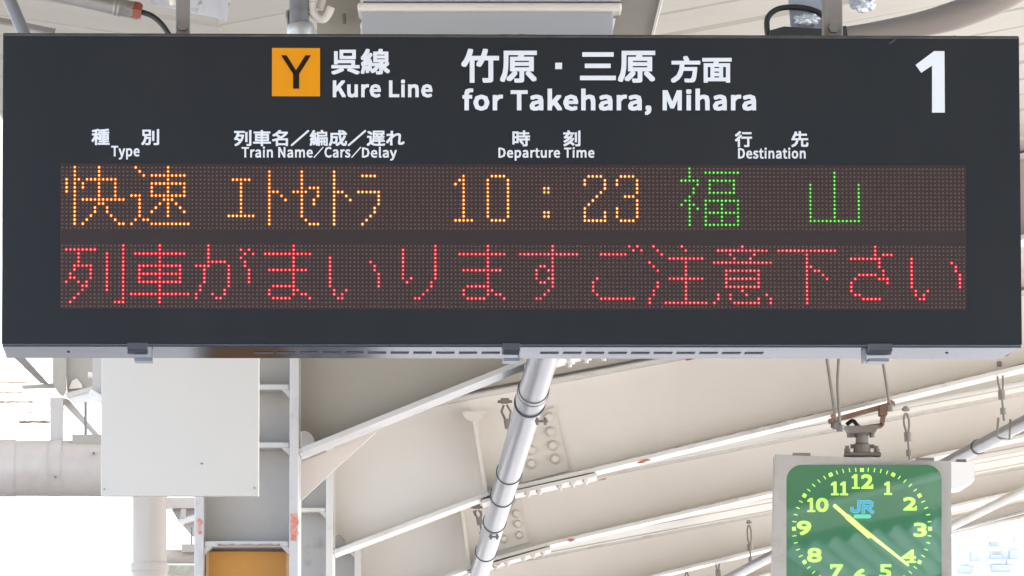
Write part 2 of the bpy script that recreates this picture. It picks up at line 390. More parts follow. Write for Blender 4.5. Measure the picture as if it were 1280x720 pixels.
# rafters over and behind the camera side of the roof
for Y, w in ((3.0, 'nearer the board'), (-1.0, 'just behind the viewer'), (-5.0, 'farthest behind the viewer')):
    t = thing('rafter', 'cream rafter above the near end of the platform, ' + w, 'roof beam', (VX, Y, 3.0), 'rafters over the near end of the platform')
    bm = NB()
    prism(bm, [Vector((VX, Y, 2.8)), Vector((3.6, Y, ZR(3.6) - .2)), Vector((3.6, Y, ZR(3.6) - .02)), Vector((VX, Y, 3.14))], (0, .012, 0)); obj('web', bm, M['cream_web'], t)
    bm = NB(); bar(bm, (VX, Y, 2.8), (3.6, Y, ZR(3.6) - .2), .2, .012); obj('bottom_flange', bm, PA, t)

# ------------------------------------------------------------------ columns
def column(label, Y, xl, xr, ytop, stiffs, webm, flm, orange=False, flakes=()):
    s = F / Y; ft = .009
    X0, X1 = P(xl, 600, Y).x, P(xr, 600, Y).x
    t = thing('steel_column', label, 'column', ((X0+X1)/2, Y, 0), 'columns down the middle of the platform')
    zt = P(640, ytop, Y).z
    for X in (X0, X1 - .022):
        bm = NB(); box(bm, (X, Y-.11, 0), (X+.022, Y+.11, zt), .003); obj('flange', bm, flm, t)
    bm = NB(); box(bm, (X0+.022, Y-.005, 0), (X1-.022, Y+.005, zt)); obj('web', bm, webm, t)
    for y in stiffs:
        z = P(640, y, Y).z; bm = NB(); box(bm, (X0+.0225, Y-.10, z-.007), (X1-.0225, Y-.006, z+.007), .003)
        # small weld fillets in the corners
        for sx, xx in ((1, X0+.0225), (-1, X1-.0225)):
            prism(bm, [Vector((xx, Y-.098, z-.007)), Vector((xx+sx*.018, Y-.098, z-.007)), Vector((xx, Y-.098, z-.025))], (0, .09, 0))
        obj('stiffener', bm, flm, t)
    if orange:
        z = P(640, 690, Y).z
        bm = NB(); box(bm, (X0+.024, Y-.035, z-.75), (X1-.024, Y-.015, z), .002); p = obj('orange_panel', bm, M['orange_panel'], t)
        for a, b in ((X0+.024, X0+.031), (X1-.031, X1-.024)):
            bm = NB(); box(bm, (a, Y-.0375, z-.75), (b, Y-.0352, z-.001)); obj('worn_edge', bm, M['orange_edge'], p)
    return t
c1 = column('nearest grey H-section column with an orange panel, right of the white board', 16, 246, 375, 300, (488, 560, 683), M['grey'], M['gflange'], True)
c2 = column('second H-section column, just right of the one with the orange panel', 20, 318, 418, 520, (640, 752), M['gflange'], PA)
c3 = column('third H-section column, mostly hidden behind the nearer two', 24, 362, 452, 640, (690,), M['gflange'], PA)
column('fourth H-section column, last of the row', 28, 392, 474, 735, (760,), M['cream'], PA)
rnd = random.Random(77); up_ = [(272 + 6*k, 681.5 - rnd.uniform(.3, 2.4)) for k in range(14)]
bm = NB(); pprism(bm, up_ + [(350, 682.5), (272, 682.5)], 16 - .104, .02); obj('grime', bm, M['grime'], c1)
for x0, x1, y0, y1, sd_ in ((362.5, 374, 642, 676, 21), (246.5, 254.5, 648, 668, 22)):
    rnd = random.Random(sd_); pts = []
    for i in range(9): pts.append((x0 + rnd.uniform(0, 2), y0 + (y1-y0)*i/8 + rnd.uniform(-1, 1)))
    for i in range(9): pts.append((x1 - rnd.uniform(0, 4.5), y1 - (y1-y0)*i/8 + rnd.uniform(-1, 1)))
    bm = NB(); pprism(bm, pts, 16 - .1125, .002); obj('paint_flake', bm, M['redlead'], c1)

# ------------------------------------------------------------------ slanting drain pipe with bands
t = thing('drain_pipe', 'long pale grey pipe slanting down from the board to the bottom of the picture', 'pipe', P(640, 600, 19))
A, B = P(700, 375, 13.77), P(583.5, 770, 27.3)
def onpipe(py):                  # point on the axis at picture row py
    lo, hi = 0., 1.
    for _ in range(40):
        m_ = (lo+hi)/2; q = A.lerp(B, m_)
        d = q - Vector((0, 0, CAMZ)); row = 360 - F * ((-SP*d.y + CP*d.z) / (CP*d.y + SP*d.z))
        if row < py: lo = m_
        else: hi = m_
    return A.lerp(B, lo)
R_ = .0345
bm = NB(); tube(bm, [A, B], R_, 40); o = obj('pipe', bm, M['pvc'], t); smooth_angle(o)
ax = (B - A).normalized()
def ring(py, rr, L, m, name='band'):
    c = onpipe(py); bm = NB(); tube(bm, [c - ax*L/2, c + ax*L/2], R_ + rr, 40); b_ = obj(name, bm, m, t); smooth_angle(b_); return c
ring(489, .004, .02, M['band']); ring(492, .003, .30, M['pvc'], 'coupling'); ring(503, .0045, .02, M['band'])
for y, w in ((590, .012), (619, .02), (652, .012), (689, .02)): ring(y, .003, w, M['band'])
for y, dx in ((506, .03), (655, .0)):
    c = onpipe(y) + Vector((dx, 0, -R_ - .006)); bm = NB(); box(bm, c - Vector((.016, .006, .003)), c + Vector((.016, .006, .003)))
    for s_ in (-1, 1): tube(bm, [c + Vector((s_*.010, 0, -.009)), c + Vector((s_*.010, 0, .009))], .004, 8)
    obj('clamp_bolt', bm, M['galv_dark'], t)

# turnbuckle hangers
def hanger(label, pix, Y, wid=.014, top_only=False, rod=None, m=None):
    m = m or M['galv_dark']
    (x0, y0), (x1, y1) = pix
    a, b = P(x0, y0, Y), P(x1, y1, Y); L = (b - a).length; d = (b - a).normalized(); s_ = Vector((1, 0, 0))
    t = thing('pipe_hanger', label, 'pipe hanger', b, 'turnbuckle hangers under the rafters')
    bm = NB(); box(bm, a + Vector((-wid*.9, -.008, -.006)), a + Vector((wid*.9, .008, .010)), .002); tube(bm, [a - s_*wid*1.5, a + s_*wid*1.5], .004, 8); obj('clamp', bm, m, t)
    bm = NB()
    e = a + d*min(.16, L*.5)
    lp = [a + d*.01 - s_*wid*.3, a + d*.03 - s_*wid, e - d*.03 - s_*wid, e - s_*wid*.3]
    lq = [p + s_*2*(a + d*((p - a).dot(d)) - p).dot(s_) for p in lp]
    tube(bm, lp, .0035, 6); tube(bm, lq, .0035, 6); obj('turnbuckle', bm, m, t)
    bm = NB(); tube(bm, [e - d*.008, e + d*.02], .011, 8); tube(bm, [e, b], .0035, 6); tube(bm, [e + d*.045, e + d*.065], .009, 8); obj('rod', bm, m, t)
    if rod:
        pts = [P(x, y, Y) for x, y in rod]; bm = NB(); tube(bm, pts, .0035, 6); obj('cradle', bm, m, t)
hanger('turnbuckle hanger left of the slanting pipe, below the board', [(631, 502), (638, 552)], 19.6)
hanger('turnbuckle hanger left of the slanting pipe, lower one', [(596, 634), (602, 664)], 23.6)
hanger('hanger rod with cradle at the far right, above the clock corner', [(1249, 456), (1255, 526)], 20.0, .008, rod=[(1248, 522), (1246, 545), (1250, 548), (1262, 549), (1263, 524)], m=M['hang'])
hanger('hanger rod between the clock bracket and the far right one', [(1132, 512), (1137, 575)], 20.1, .0075, m=M['hang'])
hanger('small hanger rod just left of the clock, upper one', [(936, 653), (939, 712)], 27.5, .0075, m=M['hang'])
hanger('small hanger rod left of the clock, lower one', [(896, 694), (899, 735)], 28.1, .0075, m=M['hang'])
hanger('small hanger rod at the bottom edge left of the clock', [(858, 712), (861, 750)], 30.5, .0075, m=M['hang'])

def conduit(label, pts, r, m, name='conduit', bands=()):
    t = thing(name, label, 'conduit', pts[0])
    bm = NB(); tube(bm, pts, r, 24); o = obj('pipe', bm, m, t); smooth_angle(o)
    for f in bands:
        c = Vector(pts[0]).lerp(Vector(pts[1]), f); d = (Vector(pts[1]) - Vector(pts[0])).normalized()
        bm = NB(); tube(bm, [c - d*.012, c + d*.012], r + .003, 24); b_ = obj('band', bm, M['band'], t); smooth_angle(b_)
    return t
conduit('grey pipe slanting down from the right edge to behind the clock', [P(1330, 502, 19.2), P(860, 750, 30)], .021, M['pvc'], bands=(.16,))
conduit('pale pipe slanting below the roof edge right of the clock', [P(1310, 598, 22.5), P(1100, 702, 27)], .016, M['cream'])
conduit('thin cable pipe along the underside of the far rafters', [P(1310, 632, 29), P(960, 722, 31)], .008, M['galv'])

# ------------------------------------------------------------------ clock
YC = 19.75
def cp(px, py, off=0): return P(px, py, YC - off)
ck = thing('platform_clock', 'square platform clock with a green dial and luminous numerals, hands near twenty past ten', 'clock', cp(1078, 772))
sc_ = F / YC
bm = NB(); pts = [cp(969, 568), cp(1189, 576.5), cp(1190, 778), cp(965, 772)]
# case: frame with rounded window, built as a ring
def rrect(x0, y0, x1, y1, r, n=6):
    out = []
    for cx, cy, a0 in ((x1-r, y0+r, -90), (x1-r, y1-r, 0), (x0+r, y1-r, 90), (x0+r, y0+r, 180)):
        for i in range(n+1):
            a = math.radians(a0 + 90*i/n); out.append((cx + r*math.cos(a), cy + r*math.sin(a)))
    return out
inner = rrect(983, 581, 1177, 766, 19); outer = []
N_ = len(inner); oc = [(1189, 576.5), (1190, 778), (965, 772), (969, 568)]
vi = [bm.verts.new(cp(x, y)) for x, y in inner]; vb = [bm.verts.new(cp(x, y, -.018)) for x, y in inner]
vo = [bm.verts.new(cp(x, y)) for x, y in oc]
per = N_ // 4
for q in range(4):
    for i in range(per - 1): bm.faces.new((vi[q*per+i], vi[q*per+i+1], vo[q]))
    bm.faces.new((vi[q*per+per-1], vi[((q+1)*per) % N_], vo[(q+1) % 4], vo[q]))
for i in range(N_): bm.faces.new((vi[i], vb[i], vb[(i+1) % N_], vi[(i+1) % N_]))
bk = [bm.verts.new(v.co + Vector((0, .16, 0))) for v in vo]
for i in range(4): bm.faces.new((vo[i], vo[(i+1) % 4], bk[(i+1) % 4], bk[i]))
bm.faces.new(bk)
case = obj('case', bm, M['clockcase'], ck)
bm = NB(); prism(bm, [cp(x, y, -.016) for x, y in rrect(982, 580, 1178, 767, 19)], (0, .003, 0)); dial = obj('dial', bm, M['dial'], ck)
bm = NB(); prism(bm, [cp(x, y, .012) + Vector((0, -(x-1080)/427*.06, 0)) for x, y in inner], (0, .0012, 0)); obj('glass', bm, M['glass'], ck)
for x0, x1 in ((991, 1013), (1145, 1168)):
    y = 568 + (x0-969)*8.5/220; a, b = cp(x0, y), cp(x1, y+.8); bm = NB(); box(bm, (a.x, a.y-.006, a.z-.001), (b.x, a.y+.02, a.z+.006)); obj('hinge', bm, M['galv_dark'], case)
OFF = -.0155
CX, CY = 1077.5, 661.0
def rtick(a): return 73.5 + 11.5*abs(math.sin(a))**1.3
bm = NB()
def quad(bm, cx, cy, ang, w, h, off):
    ca, sa = math.cos(ang), math.sin(ang)
    pts = [(cx + i*w/2*ca - j*h/2*sa, cy + i*w/2*sa + j*h/2*ca) for i, j in ((-1,-1),(1,-1),(1,1),(-1,1))]
    prism(bm, [cp(x, y, off) for x, y in pts], (0, .0006, 0))
for k in range(60):
    a = k*math.pi/30; r = rtick(a)
    if k % 5: quad(bm, CX + r*math.sin(a), CY - r*math.cos(a), a, 1.1, 5, OFF)
o = obj('minute_mark', bm, M['numeral'], dial); o['kind'] = 'stuff'
for k in range(12):
    a = k*math.pi/6; r = rtick(a); bm = NB(); quad(bm, CX + r*math.sin(a), CY - r*math.cos(a), 0 if k % 3 == 0 else a, 4.8, 4.8, OFF); obj('hour_mark', bm, M['numeral'], dial)

# ---------------- lettering from Blender's own built-in typeface, turned into solid mesh
LATIN = {
',':(97,'26,-67 64,-38 77,7 70,34 50,44 33,38 26,22 33,5 50,-1 54,0 44,-28 19,-48','5,3,4 6,3,5 6,2,3 7,2,6 7,9,2 9,1,2 8,9,7 10,1,9 11,1,10 11,0,1'),
'C':(223,'132,-5 176,5 211,32 193,53 166,32 133,24 75,52 54,129 76,205 134,233 164,226 187,209 204,230 175,252 134,261 53,226 20,128 52,31','15,13,14 15,9,13 9,12,13 15,8,9 10,12,9 10,11,12 16,8,15 16,7,8 16,6,7 17,6,16 4,2,3 17,5,6 4,1,2 5,1,4 0,5,17 0,1,5'),
'D':(241,'35,0 101,0 190,34 220,129 189,224 99,257 35,257 68,27 68,230 97,230 165,204 187,129 165,54 97,27','0,8,6 8,5,6 8,9,5 9,4,5 0,7,8 10,4,9 10,3,4 11,3,10 12,3,11 12,2,3 13,2,12 13,1,2 0,13,7 0,1,13'),
'K':(226,'35,0 68,0 68,81 112,134 189,0 225,0 132,159 213,257 176,257 68,128 68,128 68,257 35,257','0,11,12 0,10,11 9,7,8 9,6,7 9,3,6 3,5,6 9,2,3 4,5,3 0,9,10 0,2,9 0,1,2'),
'L':(190,'35,0 180,0 180,28 68,28 68,257 35,257','0,4,5 0,3,4 0,2,3 0,1,2'),
'M':(284,'35,0 64,0 64,142 63,180 60,218 62,218 82,159 131,26 153,26 201,159 222,218 223,218 220,180 219,142 219,0 249,0 249,257 210,257 161,119 152,93 143,66 142,66 133,93 123,119 74,257 35,257','0,4,25 4,24,25 4,5,24 5,23,24 18,10,17 10,16,17 10,11,16 11,15,16 0,3,4 6,23,5 18,9,10 12,15,11 0,2,3 13,15,12 7,23,6 18,8,9 0,1,2 14,15,13 7,22,23 19,8,18 7,21,22 20,8,19 7,20,21 7,8,20'),
'N':(253,'35,0 66,0 66,135 64,175 62,215 63,215 91,162 185,0 218,0 218,257 187,257 187,123 188,82 192,42 190,42 162,95 68,257 35,257','0,4,17 4,16,17 4,5,16 5,15,16 11,9,10 11,8,9 0,3,4 6,15,5 0,2,3 7,15,6 0,1,2 12,8,11 7,14,15 13,8,12 7,13,14 7,8,13'),
'T':(210,'89,0 121,0 121,229 199,229 199,257 11,257 11,229 89,229','6,4,5 6,3,4 7,3,6 0,2,7 2,3,7 0,1,2'),
'a':(197,'76,-5 109,3 139,23 140,23 143,0 169,0 169,117 154,174 103,195 61,187 29,170 41,148 67,162 98,168 129,154 137,120 49,97 21,49 36,10 85,21 61,28 51,51 70,82 137,99 137,46 111,28','9,7,8 10,7,9 10,13,7 13,14,7 14,6,7 11,12,10 12,13,10 15,6,14 16,6,15 16,23,6 23,5,6 16,22,23 24,5,23 17,22,16 17,21,22 17,20,21 18,20,17 25,3,24 3,5,24 18,19,20 19,2,25 2,3,25 19,1,2 4,5,3 18,1,19 0,1,18'),
'e':(194,'109,-5 144,1 172,15 160,36 138,25 113,21 68,39 50,88 178,88 179,96 179,106 160,171 103,195 44,168 18,95 45,22 49,110 68,154 104,169 139,154 151,110','13,11,12 13,18,11 18,19,11 19,10,11 13,17,18 14,17,13 20,10,19 14,16,17 14,20,16 14,10,20 14,9,10 14,8,9 15,7,14 7,8,14 15,6,7 15,5,6 4,2,3 5,2,4 0,5,15 0,2,5 0,1,2'),
'f':(114,'12,164 37,164 37,0 69,0 69,164 110,164 110,190 69,190 69,220 76,248 96,258 107,256 118,252 125,277 110,282 93,283 51,266 37,221 37,190 12,188','16,14,15 16,13,14 16,11,13 11,12,13 17,9,16 9,10,16 10,11,16 17,8,9 18,8,17 18,7,8 19,7,18 19,6,7 19,5,6 0,5,19 1,5,0 2,4,1 4,5,1 2,3,4'),
'h':(213,'32,0 64,0 64,138 90,160 116,167 144,155 152,116 152,0 184,0 184,120 170,176 126,195 91,186 63,163 64,202 64,279 32,279','0,15,16 0,14,15 0,13,14 12,10,11 13,10,12 13,4,10 4,5,10 5,9,10 13,3,4 0,2,13 2,3,13 6,9,5 0,1,2 6,8,9 7,8,6'),
'i':(96,'48,229 64,235 70,251 64,266 48,271 33,266 27,251 33,235 32,0 64,0 64,190 32,190','8,10,11 8,9,10 5,3,4 6,3,5 6,2,3 7,2,6 7,1,2 0,1,7'),
'k':(193,'32,0 64,0 64,50 99,92 155,0 190,0 118,113 181,190 146,190 65,90 64,90 64,279 32,279','0,11,12 0,10,11 9,7,8 9,6,7 9,3,6 3,5,6 9,2,3 4,5,3 0,9,10 0,2,9 0,1,2'),
'l':(99,'66,-5 77,-4 84,-2 80,23 76,22 73,22 67,25 64,36 64,279 32,279 32,38 40,7','10,8,9 10,7,8 11,7,10 11,6,7 11,5,6 4,2,3 5,2,4 11,2,5 0,2,11 0,1,2'),
'm':(324,'32,0 64,0 64,138 89,160 112,167 139,155 147,116 147,0 179,0 179,138 204,160 227,167 254,155 263,116 263,0 294,0 294,120 280,176 237,195 204,185 174,159 156,185 121,195 90,186 62,162 62,162 58,190 32,190','23,21,22 19,17,18 0,26,27 0,25,26 24,21,23 24,4,21 4,20,21 20,17,19 20,11,17 11,12,17 12,16,17 24,3,4 5,20,4 20,10,11 0,24,25 0,2,24 2,3,24 20,9,10 5,9,20 6,9,5 13,16,12 0,1,2 6,8,9 13,15,16 7,8,6 14,15,13'),
'n':(214,'32,0 64,0 64,138 90,160 116,167 144,155 152,116 152,0 184,0 184,120 170,176 126,195 91,186 62,162 62,162 58,190 32,190','12,10,11 0,15,16 0,14,15 13,10,12 13,4,10 4,5,10 5,9,10 13,3,4 0,13,14 0,2,13 2,3,13 6,9,5 0,1,2 6,8,9 7,8,6'),
'o':(212,'106,-5 167,22 194,95 167,169 106,195 45,169 18,95 45,22 106,22 66,42 51,95 66,148 106,168 146,148 161,95 146,42','5,3,4 6,11,5 11,12,5 12,3,5 12,13,3 13,2,3 6,10,11 14,2,13 7,10,6 7,9,10 15,2,14 15,1,2 8,1,15 7,8,9 7,1,8 0,1,7'),
'p':(217,'32,-80 64,-80 64,-16 63,18 90,1 116,-5 173,22 199,98 179,169 123,195 91,187 62,168 62,168 58,190 32,190 111,22 89,27 64,42 64,142 91,161 115,168 154,149 165,98 150,42','10,8,9 0,13,14 0,12,13 11,8,10 11,20,8 20,21,8 21,7,8 0,11,12 0,18,11 18,19,11 19,20,11 22,7,21 0,17,18 22,6,7 23,6,22 15,6,23 0,3,17 3,16,17 3,15,16 3,6,15 3,5,6 0,2,3 4,5,3 0,1,2'),
'r':(136,'32,0 64,0 64,122 87,156 112,166 122,166 131,163 137,191 127,194 116,195 86,184 62,155 62,155 58,190 32,190','10,8,9 10,7,8 10,6,7 0,13,14 0,12,13 11,4,10 4,5,10 5,6,10 11,3,4 11,2,3 0,11,12 0,2,11 0,1,2'),
's':(164,'82,-5 133,12 151,52 132,90 93,110 65,122 52,143 61,162 88,170 111,165 131,153 146,173 120,189 87,195 39,179 22,141 39,105 77,86 107,72 120,50 111,29 83,20 53,27 27,43 11,22 43,3','14,12,13 14,11,12 15,7,14 7,8,14 8,11,14 8,9,11 9,10,11 15,6,7 15,5,6 16,5,15 16,4,5 16,3,4 17,3,16 17,18,3 18,2,3 19,2,18 19,1,2 20,1,19 24,22,23 21,1,20 24,21,22 25,21,24 25,1,21 25,0,1'),
't':(132,'92,-5 110,-2 127,2 121,27 110,23 99,21 76,31 70,58 70,164 121,164 121,190 70,190 70,244 43,244 40,190 9,188 9,164 38,164 38,59 50,13','14,12,13 14,11,12 15,11,14 15,10,11 15,9,10 16,9,15 17,9,16 18,8,17 8,9,17 18,7,8 19,7,18 19,6,7 19,5,6 4,2,3 5,2,4 19,2,5 0,2,19 0,1,2'),
'u':(213,'88,-5 122,5 151,30 152,30 154,0 181,0 181,190 149,190 149,55 124,31 97,23 70,35 62,74 62,190 29,190 29,70 44,14','15,13,14 15,12,13 8,6,7 8,5,6 15,11,12 16,11,15 9,3,8 3,5,8 16,10,11 10,2,9 2,3,9 10,1,2 4,5,3 16,1,10 0,1,16'),
'y':(182,'35,-82 80,-63 106,-16 178,190 147,190 112,85 105,58 97,31 95,31 86,58 76,85 38,190 5,190 81,0 77,-15 60,-44 34,-56 26,-55 19,-53 13,-78 23,-81','13,11,12 13,10,11 5,3,4 5,2,3 13,9,10 6,2,5 13,8,9 7,2,6 13,7,8 13,2,7 14,2,13 15,2,14 15,1,2 16,1,15 19,17,18 19,16,17 19,1,16 19,0,1 20,0,19'),
' ':(78,'','')}
_cache = {}
def glyphs(s):
    if s in _cache: return _cache[s]
    if all(ch in LATIN for ch in s):
        vs, fs, x = [], [], 0
        for ch in s:
            adv, v, f = LATIN[ch]; n0 = len(vs)
            vs += [(int(p.split(',')[0]) + x, int(p.split(',')[1])) for p in v.split()]
            fs += [tuple(n0 + int(i) for i in q.split(',')) for q in f.split()]; x += adv + 14
        _cache[s] = (vs, fs); return vs, fs
    c = bpy.data.curves.new('lettering', 'FONT'); c.body = s; c.resolution_u = 3
    o = bpy.data.objects.new('lettering', c); COL.objects.link(o); bpy.context.view_layer.update()
    me = bpy.data.meshes.new_from_object(o.evaluated_get(bpy.context.evaluated_depsgraph_get()))
    bpy.data.objects.remove(o); bpy.data.curves.remove(c)
    vs = [(v.co.x, v.co.y) for v in me.vertices]; fs = [tuple(p.vertices) for p in me.polygons]; bpy.data.meshes.remove(me)
    _cache[s] = (vs, fs); return vs, fs
def lettering(bm, s, box_px, fn, bold, step=.00006, dirs=8):
    """fit the word into a pixel box; bold = stroke growth in pixels; fn(px,py,off)->point"""
    vs, fs = glyphs(s); xs = [v[0] for v in vs]; ys = [v[1] for v in vs]
    x0, y0, x1, y1 = box_px; x0 += bold; y0 += bold; x1 -= bold; y1 -= bold
    sx = (x1-x0)/(max(xs)-min(xs)); sy = (y1-y0)/(max(ys)-min(ys)); mx_, my = min(xs), max(ys)
    shifts = [(0, 0)] + ([(bold*i, bold*j) for i, j in ((-1,-1),(0,-1),(1,-1),(1,0),(1,1),(0,1),(-1,1),(-1,0))] if bold else [])
    for i, (dx, dy) in enumerate(shifts):
        nv = [bm.verts.new(fn(x0 + (x-mx_)*sx + dx, y0 + (my-y)*sy + dy, i*step)) for x, y in vs]
        for f in fs:
            try: bm.faces.new([nv[j] for j in f])
            except ValueError: pass
def nofix(name, bm, m, parent, local=False, label=None):   # like obj, keeping winding
    if not local: bmesh.ops.translate(bm, verts=bm.verts, vec=-ORG[parent.name])
    me = bpy.data.meshes.new(name); bm.to_mesh(me); bm.free(); me.materials.append(m)
    o = bpy.data.objects.new(name, me); COL.objects.link(o); o.parent = parent; ORG[o.name] = ORG.get(parent.name, Vector())
    if label: o['label'] = label
    return o
nums = {'12': (1065, 593, 1091.5, 611), '1': (1105.5, 602, 1115.5, 618.5), '2': (1129, 621.5, 1146, 638), '3': (1142, 653.5, 1158.5, 671), '4': (1127, 687, 1145, 703.5),
        '5': (1099, 705.5, 1114, 723), '6': (1067, 711, 1084, 729), '7': (1038, 705.5, 1054, 723), '8': (1009, 685, 1027, 703), '9': (996, 651, 1014, 669),
        '10': (1009.5, 622.5, 1035.5, 640), '11': (1039, 602, 1060.5, 619)}
for s_, b_ in nums.items():
    bm = NB(); f_ = lambda x, y, o_: cp(x, y, OFF + .0006 + o_)
    if s_ == '11': parts = [('1', (b_[0]+1, b_[1], b_[0]+8.5, b_[3])), ('1', (b_[2]-9, b_[1], b_[2]-1.5, b_[3]))]
    elif s_ == '12': parts = [('1', (b_[0]+1, b_[1], b_[0]+8.5, b_[3])), ('2', (b_[0]+11.5, b_[1], b_[2], b_[3]))]
    elif s_ == '10': parts = [('1', (b_[0]+1, b_[1], b_[0]+8.5, b_[3])), ('0', (b_[0]+10.5, b_[1], b_[2], b_[3]))]
    elif s_ == '1': parts = [('1', (b_[0]+1, b_[1], b_[2]-1.5, b_[3]))]
    else: parts = [(s_, b_)]
    for d_, q in parts:
        if d_ == '1':     # upright with a flag and a slab foot
            cx = (q[0]+q[2])/2; x0, x1, y0, y1 = cx-1.9, cx+1.9, q[1], q[3]
            prism(bm, [f_(x, y, .0004) for x, y in ((x0, y0+4.5), (x0-3.2, y0+4.8), (x0-3.2, y0+2.9), (x0+.4, y0), (x1, y0), (x1, y1-2.2), (x1+3, y1-2.2), (x1+3, y1), (x0-3, y1), (x0-3, y1-2.2), (x0, y1-2.2))], (0, .0006, 0))
        else:
            lettering(bm, d_, q, f_, .65, .0002, 6)
            if d_ == '4': prism(bm, [f_(x, y, .0016) for x, y in ((q[0]+6.5, q[3]-2.3), (q[2], q[3]-2.3), (q[2], q[3]), (q[0]+6.5, q[3]))], (0, .0006, 0))
            if d_ == '2': prism(bm, [f_(x, y, .0016) for x, y in ((q[2]-2.2, q[3]-5.5), (q[2], q[3]-5.5), (q[2], q[3]-2), (q[2]-2.2, q[3]-2))], (0, .0006, 0))
            if d_ == '7': prism(bm, [f_(x, y, .0016) for x, y in ((q[0], q[1]+2), (q[0]+2.2, q[1]+2), (q[0]+2.2, q[1]+5.5), (q[0], q[1]+5.5))], (0, .0006, 0))
            if d_ == '5': prism(bm, [f_(x, y, .0016) for x, y in ((q[2]-3, q[1]), (q[2], q[1]), (q[2], q[1]+3.5), (q[2]-2, q[1]+3.5))], (0, .0006, 0))
    obj('numeral', bm, M['numeral'], dial, label='luminous numeral ' + s_)
# hands
def hand(name, tip, tail, w0, w1, off, head=None):
    a, b = Vector(tail), Vector(tip); d = (b-a).normalized(); nn = Vector((-d.y, d.x)); L = (b-a).length
    prof = [(0, w0), (L*.62, w0), (L*.66, w1), (L-1, w1), (L, w1*.5)] if head else [(0, w0*.5), (1, w0), (L-1, w1), (L, w1*.5)]
    pts = [a + d*s_ + nn*w for s_, w in prof] + [a + d*s_ - nn*w for s_, w in reversed(prof)]
    bm = NB(); prism(bm, [cp(p.x, p.y, off) for p in pts], (0, .0008, 0)); obj(name, bm, M['hand'], ck)
hand('hour_hand', (1042, 631), (1088, 671), 3.3, 2.3, -.0105, True)
hand('minute_hand', (1136, 707), (1058, 645), 2.6, 1.6, -.0085)
bm = NB(); c = cp(CX, CY, -.0075); tube(bm, [c, c - Vector((0, .002, 0))], .006, 16); obj('hand_pin', bm, M['hand'], ck)
# blue emblem on the dial
def stroke(bm, pts, w, off):
    for i in range(len(pts)-1):
        a, b = Vector(pts[i]), Vector(pts[i+1]); d = (b-a).normalized(); nn = Vector((-d.y, d.x))*w/2; e = d*w*.3
        prism(bm, [cp(p.x, p.y, off + i*.00008) for p in (a+nn-e, b+nn+e, b-nn+e, a-nn-e)], (0, .0006, 0))
J = [(1065, 634.8), (1065, 637.5), (1066.8, 639.2), (1071.5, 639.2), (1073.6, 637.2), (1073.6, 627.3), (1086.8, 627.3), (1089.8, 628.8), (1089.8, 631.8), (1087.4, 633.6), (1080, 633.8)]
R2_ = [(1079.3, 631.6), (1079.3, 640.8)]; R3_ = [(1083.5, 634), (1091, 640.6)]
for m_, w_, of in (('logo_rim', 4.0, OFF+.0006), ('logo', 2.6, OFF+.003)):
    bm = NB(); stroke(bm, J, w_, of); stroke(bm, R2_, w_, of); stroke(bm, R3_, w_, of); obj('emblem' if m_ == 'logo' else 'emblem_outline', bm, M[m_], dial)
bm = NB(); prism(bm, [cp(x, y, OFF+.0008) for x, y in rrect(1067, 643, 1089, 648, 2.4, 3)], (0, .0006, 0)); obj('emblem_bar', bm, M['logo_rim'], dial)
# clock mounting: foot, neck, plate
bm = NB(); ft_ = lambda x, y: cp(x, y, -.08)
box(bm, ft_(1055, 571) - Vector((0, .03, 0)), ft_(1101, 566) + Vector((0, .03, 0)), .003)
for x in (1059, 1096): a = ft_(x, 570); tube(bm, [a + Vector((0, 0, -.004)), a + Vector((0, 0, .022))], .009, 8); tube(bm, [a + Vector((0, 0, .02)), a + Vector((0, 0, .03))], .006, 8)
a = ft_(1077.5, 568); b = ft_(1077.5, 540); tube(bm, [a, a.lerp(b, .45), a.lerp(b, .5), b], [.027, .024, .019, .019], 16)
tube(bm, [ft_(1063, 558), ft_(1093, 558)], .006, 8)
obj('mount', bm, M['galv_dark'], ck)
bm = NB(); prism(bm, [ft_(x, y) - Vector((0, .05, 0)) for x, y in ((1055, 534), (1098, 533), (1094, 541), (1061, 543))], (0, .1, 0)); tube(bm, [ft_(1077, 545), ft_(1077, 538)], [.02, .03], 16)
for x in (1062, 1066, 1090): a = ft_(x, 541); tube(bm, [a, a - Vector((0, 0, .014))], .008, 6)
obj('mount_plate', bm, M['galv_dark'], ck)
bm = NB(); q = lambda x, y: P(x, y, 19.82)
bar(bm, q(1036, 527), q(1118, 504.5), .06, .012); bar(bm, q(1106, 508), q(1102, 532), .06, .012, (1, 0, 0)); bar(bm, q(1102, 532), q(1060, 538), .06, .012); bar(bm, q(1044, 527), q(1052, 536), .05, .012)
obj('channel', bm, M['rust'], ck)
bm = NB(); box(bm, q(1101, 520) - Vector((.006, .034, 0)), q(1101, 507) + Vector((.018, .034, 0)), .002); tube(bm, [q(1110, 512), q(1113, 500)], .008, 6); tube(bm, [q(1042, 535), q(1043, 522)], .009, 6); obj('bracket', bm, M['rust'], ck)
bm = NB(); tube(bm, spline([q(1058, 531), q(1066, 526), q(1073, 533), (q(1080, 537))]), .006, 8); obj('cable', bm, M['rubber'], ck)
